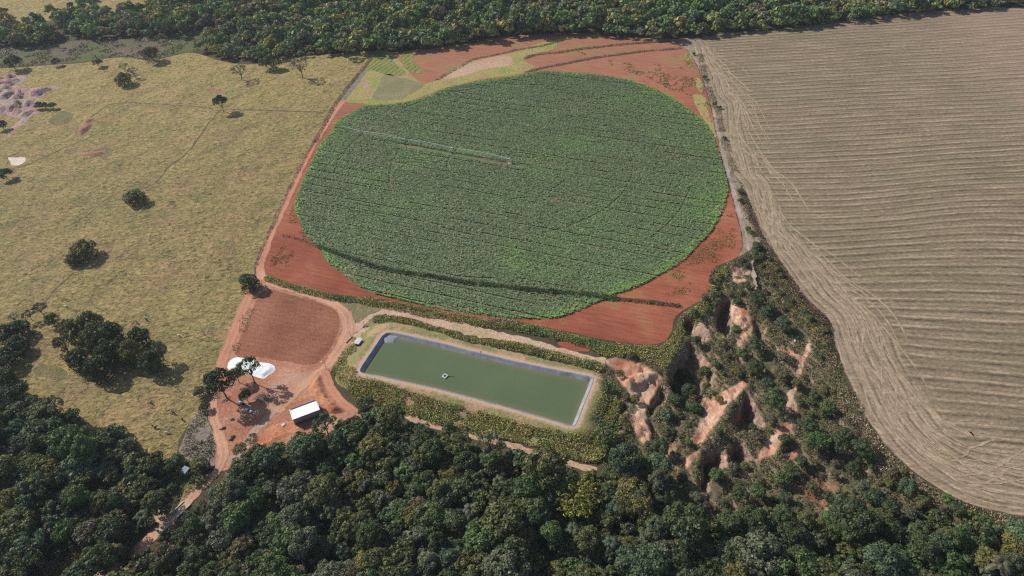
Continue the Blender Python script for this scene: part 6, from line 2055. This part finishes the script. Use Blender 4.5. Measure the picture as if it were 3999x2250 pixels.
def extrude_profile(mb, prof, y0, y1, inset_top=0.0, ztop=1.0):
    n = len(prof)
    a = [(x, y0 + (inset_top if z_ > ztop else 0), z_) for x, z_ in prof]
    b = [(x, y1 - (inset_top if z_ > ztop else 0), z_) for x, z_ in prof]
    mb.poly(a)
    mb.poly(list(reversed(b)))
    for i in range(n):
        j = (i + 1) % n
        mb.quad(a[j], a[i], b[i], b[j])


def car(name, loc_, rz, body_m, label, pickup):
    c = empty(name, (*loc_, .11), rz)
    tag(c, label, 'car' if not pickup else 'pickup truck', None)
    L = 4.9 if pickup else 4.1
    h = L / 2
    mb = MB()
    if pickup:
        prof = [(-h, .4), (-h, .95), (-.65, .98), (-.62, 1.0), (.95, 1.02), (h - .15, .92), (h, .7), (h, .38)]
    else:
        prof = [(-h, .4), (-h + .05, .9), (-h + .3, .97), (.95, .96), (h - .25, .82), (h, .62), (h, .34)]
    extrude_profile(mb, prof, -.87, .87)
    bo_ = mb.build('body', body_m, c)
    bv = bo_.modifiers.new('soft', 'BEVEL')
    bv.width = .09
    bv.segments = 2
    cab = [(-.62, .98), (-.5, 1.58), (.35, 1.6), (1.0, 1.0)] if pickup else [(-1.85, .95), (-1.35, 1.44), (.1, 1.46), (.95, .95)]
    mb = MB()
    extrude_profile(mb, cab, -.80, .80, .13, 1.2)
    mb.build('windows', GLASS.m, c)
    mb = MB()
    x0, x1, zt = (-.52, .38, 1.6) if pickup else (-1.36, .12, 1.46)
    mb.box(((x0 + x1) / 2, 0, zt + .015), (x1 - x0, 1.36, .06))
    mb.build('roof', body_m, c)
    if pickup:
        mb = MB()
        mb.box((-1.55, 0, .93), (1.7, 1.45, .12))
        mb.build('cargo_bed', DARK, c)
    for x_ in (-h + .85, h - .8):
        for s in (-1, 1):
            mb = MB()
            mb.tube([(x_, s * .72, .32), (x_, s * .92, .32)], .33, 14)
            wh = mb.build('wheel', RUBBER, c)
            mb = MB()
            mb.tube([(x_, s * .90, .32), (x_, s * .94, .32)], .19, 10)
            mb.build('rim', STEEL, wh)
    for s in (-1, 1):
        mb = MB()
        mb.box((h - .04, s * .62, .68), (.1, .34, .14))
        mb.build('headlight', mat_plain('lamp_lens', (.7, .7, .68), .2, .5), c)
    return c


WPAINT = paint('white_paint', (.74, .76, .78))
SHADEPAINT = paint('shade_tinted_paint', (.34, .46, .56))  # bluish body colour stands for shade on white paint
a, b = np.array(PX(952.5, 1601, .7)), np.array(PX(984, 1609, .7))
car('parked_car', tuple((a + b) / 2), math.atan2(*(b - a)[::-1]), WPAINT, 'white hatchback parked in tree shade on the red yard', False)
a, b = np.array(PX(928.5, 1570.5, .7)), np.array(PX(960.8, 1583, .7))
car('parked_pickup', tuple((a + b) / 2), math.atan2(*(b - a)[::-1]) + math.pi, SHADEPAINT, 'white pickup coloured bluish for shade, half hidden under the compact round green tree', True)


# ---- utility poles
def pole(u, v, tu, tv, label, lamp=False, arm=True):
    x, y = PX(u, v)
    best = min(np.arange(3, 14, .1), key=lambda q: np.hypot(*(np.array(PX(tu, tv, q)) - np.array((x, y)))))
    p = empty('utility_pole', (x, y, 0))
    tag(p, label, 'pole', 'concrete poles of the power line')
    mb = MB()
    mb.tube([(0, 0, -.2), (0, 0, best)], [.19, .12], 8)
    mb.build('post', CONC, p, True)
    if arm:
        mb = MB()
        mb.box((0, 0, best - .35), (1.9, .12, .14), .6)
        mb.build('crossarm', WOOD, p)
        for q in (-.8, 0, .8):
            mb = MB()
            mb.tube([(q * math.cos(.6), q * math.sin(.6), best - .28), (q * math.cos(.6), q * math.sin(.6), best - .02)], [.07, .05], 6)
            mb.build('insulator', WHITE, p)
    if lamp:
        mb = MB()
        mb.tube([(0, 0, best - .2), (-.5, -.4, best + .1), (-.9, -.7, best + .05)], .05, 6)
        ar_ = mb.build('lamp_arm', STEEL, p)
        mb = MB()
        mb.box((-1.0, -.78, best), (.7, .4, .18), .7)
        mb.build('lamp_head', WHITE, ar_)
    return (x, y, best)


P1 = pole(798.4, 1309.4, 779, 1269.7, 'pole with long shadow standing in the pasture just beside the red road')
P2 = pole(371, 1198, 346, 1149, 'pole with long shadow in the open pasture above the shady grove')
P3 = pole(1371, 1316, 1371 - 4, 1296, 'short pole beside the pump hut at the road bend')
P4 = pole(1275.5, 1444, 1264.4, 1407.6, 'street lamp pole with a white head at the road fork above the shed', True, False)
for a, b, lab in ((P2, P1, 'thin power wire sagging across the pasture between two poles'), (P1, P3, 'thin power wire from the pasture pole to the pump hut pole')):
    mb = MB()
    pts = [(a[0] + (b[0] - a[0]) * t_, a[1] + (b[1] - a[1]) * t_, a[2] + (b[2] - a[2]) * t_ - 1.2 * 4 * t_ * (1 - t_) - .05) for t_ in np.linspace(0, 1, 14)]
    mb.tube(pts, .025, 4)
    tag(mb.build('power_wire', STEEL), lab, 'wire')


# ---- cattle
def cow_mesh(name, grazing):
    J = {'rump': (-.75, 0, 1.22, .27), 'loin': (-.35, 0, 1.27, .31), 'belly': (.0, 0, 1.14, .36), 'chest': (.42, 0, 1.16, .34), 'withers': (.62, 0, 1.25, .27)}
    v = [J[k] for k in ('rump', 'loin', 'belly', 'chest', 'withers')]
    e = [(0, 1), (1, 2), (2, 3), (3, 4)]
    def add(par, pts):
        i = par
        for p in pts:
            v.append(p)
            e.append((i, len(v) - 1))
            i = len(v) - 1
    if grazing:
        add(4, [(.92, 0, 1.05, .18), (1.18, 0, .70, .14), (1.32, 0, .42, .13), (1.42, 0, .18, .08)])
    else:
        add(4, [(.95, 0, 1.42, .17), (1.18, 0, 1.52, .15), (1.42, 0, 1.40, .11), (1.56, 0, 1.30, .08)])
    for s in (-1, 1):
        add(3, [(.48, s * .2, .85, .14), (.46, s * .21, .48, .075), (.47, s * .21, .25, .055), (.49, s * .21, .03, .06)])
        add(0, [(-.72, s * .2, .92, .19), (-.60, s * .21, .66, .11), (-.80, s * .21, .42, .065), (-.76, s * .21, .20, .05), (-.74, s * .21, .03, .06)])
    add(0, [(-1.02, 0, 1.25, .05), (-1.08, 0, .95, .03), (-1.08, 0, .65, .045)])
    me = bpy.data.meshes.new(name)
    me.from_pydata([p[:3] for p in v], e, [])
    o = bpy.data.objects.new(name, me)
    COL.objects.link(o)
    o.modifiers.new('skin', 'SKIN')
    if not me.skin_vertices:
        o.data.attributes.new('skin', 'FLOAT', 'POINT')
    sv = me.skin_vertices[0].data
    for i, p in enumerate(v):
        sv[i].radius = (p[3], p[3])
    sv[2].use_root = True
    sb = o.modifiers.new('sub', 'SUBSURF')
    sb.levels = sb.render_levels = 1
    dg = bpy.context.evaluated_depsgraph_get()
    m2 = bpy.data.meshes.new_from_object(o.evaluated_get(dg))
    m2.name = name
    bpy.data.objects.remove(o)
    for p in m2.polygons:
        p.use_smooth = True
    return m2


COWM = [cow_mesh('cow', True), cow_mesh('cow', False)]
COWC = {'white': mat_plain('white_hide', (.70, .67, .62), .9, .1, var=.1, scale=2), 'black': mat_plain('black_hide', (.028, .024, .022), .8, .15, var=.2, scale=2)}
t = NT('patched_hide')
t.color(t.mix(t.maprange(t.noise(1.1, 1, .4, vec=t.n('ShaderNodeTexCoord').outputs['Object']), .5, .53), (.03, .026, .024), (.70, .68, .64)))
COWC['black and white'] = t.m
HORN = mat_plain('ear_and_horn', (.12, .10, .085), .9, .1)
for k, (u, v, c, rz, gr, lab) in enumerate([(260, 1200, 'white', 2.6, 0, 'white cow alone in the pasture above the shady grove'), (701, 1314, 'white', 2.8, 0, 'white cow grazing near the pole by the red road'), (572, 1251, 'black', 2.3, 0, 'upper black cow of the two in mid pasture below the wire'),
                                            (537, 1264, 'black', 2.2, 1, 'lower black cow of the two in mid pasture below the wire'), (593, 1578, 'black', 2.7, 0, 'black cow grazing below the shady grove'), (680, 1617, 'black', 2.8, 1, 'black cow between the grove and the dead weeds'),
                                            (714, 1642, 'black', 2.3, 0, 'black cow closest to the dead weeds of the yard'), (599, 1668, 'black', 2.4, 0, 'black cow of the pair touching the woods edge'), (609, 1673, 'black and white', .4, 1, 'black and white cow of the pair touching the woods edge'), (654, 1692, 'white', .2, 0, 'white cow lowest in the pasture beside dead weeds')]):
    x, y = PX(u, v)
    m_ = COWM[gr].copy()
    m_.materials.clear()
    m_.materials.append(COWC[c])
    cw = link('cow', m_)
    cw.location = (x, y, .03)
    cw.rotation_euler = (0, 0, rz)
    tag(cw, lab, 'cow', 'cattle in the pasture')
    hx, hz = ((1.18, .78) if gr == 0 else (1.16, 1.62))
    for s in (-1, 1):
        mb = MB()
        mb.tube([(hx, s * .1, hz), (hx - .04, s * .26, hz + .04), (hx - .06, s * .36, hz)], [.05, .06, .02], 5)
        mb.build('ear', HORN, cw)


# ---- loose things in the yard and gully
def lump(name, u, v, dims, rz, mat, label, cat, seed, group=None):
    rng = np.random.default_rng(seed)
    import bmesh
    bm = bmesh.new()
    bmesh.ops.create_icosphere(bm, subdivisions=3, radius=.5)
    for vv in bm.verts:
        n_ = vv.co.normalized()
        k = 1 + .28 * math.sin(n_.x * 5 + seed) * math.cos(n_.y * 4 - seed) + .12 * math.sin(n_.z * 9 + seed * 2) + rng.normal(0, .02)
        vv.co = Vector((n_.x * dims[0] / 2 * k, n_.y * dims[1] / 2 * k, max(-.1, n_.z) * dims[2] * k))
    me = bpy.data.meshes.new(name)
    bm.to_mesh(me)
    bm.free()
    for p in me.polygons:
        p.use_smooth = True
    o = link(name, me, mat)
    x, y = PX(u, v, gz(*PX(u, v)))
    o.location = (x, y, gz(x, y) + .08 if gz(x, y) < -.1 else .14)
    o.rotation_euler = (0, 0, rz)
    return tag(o, label, cat, group)


SACK = mat_plain('white_sack', (.74, .73, .71), .7, .2, var=.12, scale=2)
for k, (u, v, d, lab) in enumerate([(3096, 1348, (1.9, 1.4, .8), 'largest white sack dumped at the head of the sandy streak'), (3090, 1341, (1.4, 1.1, .6), 'white sack just above the largest dumped sack'), (3104, 1333, (1.3, 1.0, .6), 'white sack in the middle of the dumped heap'), (3106, 1325, (1.0, .9, .5), 'small white sack near the top of the dumped heap'), (3117, 1318, (1.2, .7, .45), 'white sack farthest from the sandy streak')]):
    lump('dumped_sack', u, v, d, k * .9, SACK, lab, 'sack', 520 + k, 'white sacks dumped by the gully')
ROCK = mat_plain('grey_rock', (.20, .165, .145), .9, .1, var=.3, scale=1.5)
for k, (u, v, d, lab) in enumerate([(906, 1638, (2.6, 1.5, .8), 'grey rock heap alone in the middle of the lower yard'), (871, 1674, (3.0, 1.6, .8), 'grey rubble mound beside the red road in the lower yard'), (905, 1711, (3.4, 2.0, 1.1), 'dark rubble mound at the lower tip of the yard')]):
    lump('rubble_heap', u, v, d, k * .7 - .3, ROCK, lab, 'rubble', 530 + k)
rng = np.random.default_rng(540)
x, y = PX(1107, 1662)
ps = empty('panel_stack', (x, y, .2), .4)
tag(ps, 'small stack of white sheets lying on fresh orange earth near the shed', 'stack')
for i in range(4):
    mb = MB()
    mb.box((rng.normal(0, .15), rng.normal(0, .15), .06 + i * .12), (1.6, 1.0, .1), rng.normal(0, .25))
    mb.build('sheet', mat_plain('pale_sheet', (.62, .64, .66), .6, .2), ps)


def branch_pile(u, v, n, L, mat, label, seed, rz, name='branch_pile'):
    rng = np.random.default_rng(seed)
    x, y = PX(u, v)
    mb = MB()
    for i in range(n):
        a = rz + rng.normal(0, .45)
        p = Vector((rng.normal(0, L * .18), rng.normal(0, L * .12), .15 + rng.uniform(0, .5)))
        d = Vector((math.cos(a), math.sin(a), rng.normal(0, .06)))
        l_ = L * rng.uniform(.4, 1)
        mb.tube([p - d * l_ / 2, p + Vector((rng.normal(0, .15), rng.normal(0, .15), .1)), p + d * l_ / 2], [.13, .1, .05], 5)
    o = mb.build(name, mat)
    o.location = (x, y, .1)
    return tag(o, label, 'branches')


PALEW = mat_plain('pale_dead_wood', (.52, .44, .38), .9, .1, var=.2, scale=3)
branch_pile(878, 1560, 14, 4.5, PALEW, 'pale heap of cut branches beside the big leaning tree', 551, .5)
branch_pile(1032, 1563, 26, 7.5, WOOD, 'pile of long logs and branches in the tree shade by the track', 552, -.7, 'log_pile')
branch_pile(1020, 1545, 14, 6.0, BARKG, 'grey sticks strewn in the shade above the log pile', 553, .9, 'log_pile')
mb = MB()
mb.tube([(-2.6, 0, .3), (0, .2, .35), (2.6, .1, .3)], [.28, .25, .2], 8)
o = mb.build('fallen_log', WOOD, None, True)
o.location = (*PX(1364, 1330), .1)
o.rotation_euler = (0, 0, 1.0)
tag(o, 'dark fallen log lying beside the road near the pump hut', 'log')
mb = MB()
mb.box((0, 0, 1.3), (4.5, 1.9, 1.3))
o = mb.build('farm_trailer', WHITE)
mb = MB()
for x_ in (-1.3, 1.3):
    for s in (-1, 1):
        mb = MB()
        mb.tube([(x_, s * .7, .42), (x_, s * .95, .42)], .42, 12)
        mb.build('wheel', RUBBER, o)
mb = MB()
mb.tube([(2.2, 0, .7), (3.6, 0, .5)], .07, 6)
mb.build('drawbar', STEEL, o)
o.location = (*PX(1753, 167.5), .07)
o.rotation_euler = (0, 0, .1)
tag(o, 'tiny white trailer parked on the far field edge against the woods', 'trailer')


# ---- a little haze in the air over the far woods
mb = MB()
mb.box((0, 2400, 139.0), (7000, 7000, 282.0))
hz = bpy.data.materials.new('thin_haze')
hz.use_nodes = True
nt_ = hz.node_tree
nt_.nodes.remove(nt_.nodes['Principled BSDF'])
vp = nt_.nodes.new('ShaderNodeVolumePrincipled')
vp.inputs['Color'].default_value = (.78, .86, 1.0, 1)
vp.inputs['Density'].default_value = HAZE
vp.inputs['Anisotropy'].default_value = .2
nt_.links.new(vp.outputs[0], nt_.nodes['Material Output'].inputs['Volume'])
tag(mb.build('haze', hz), None, None, None, 'stuff')
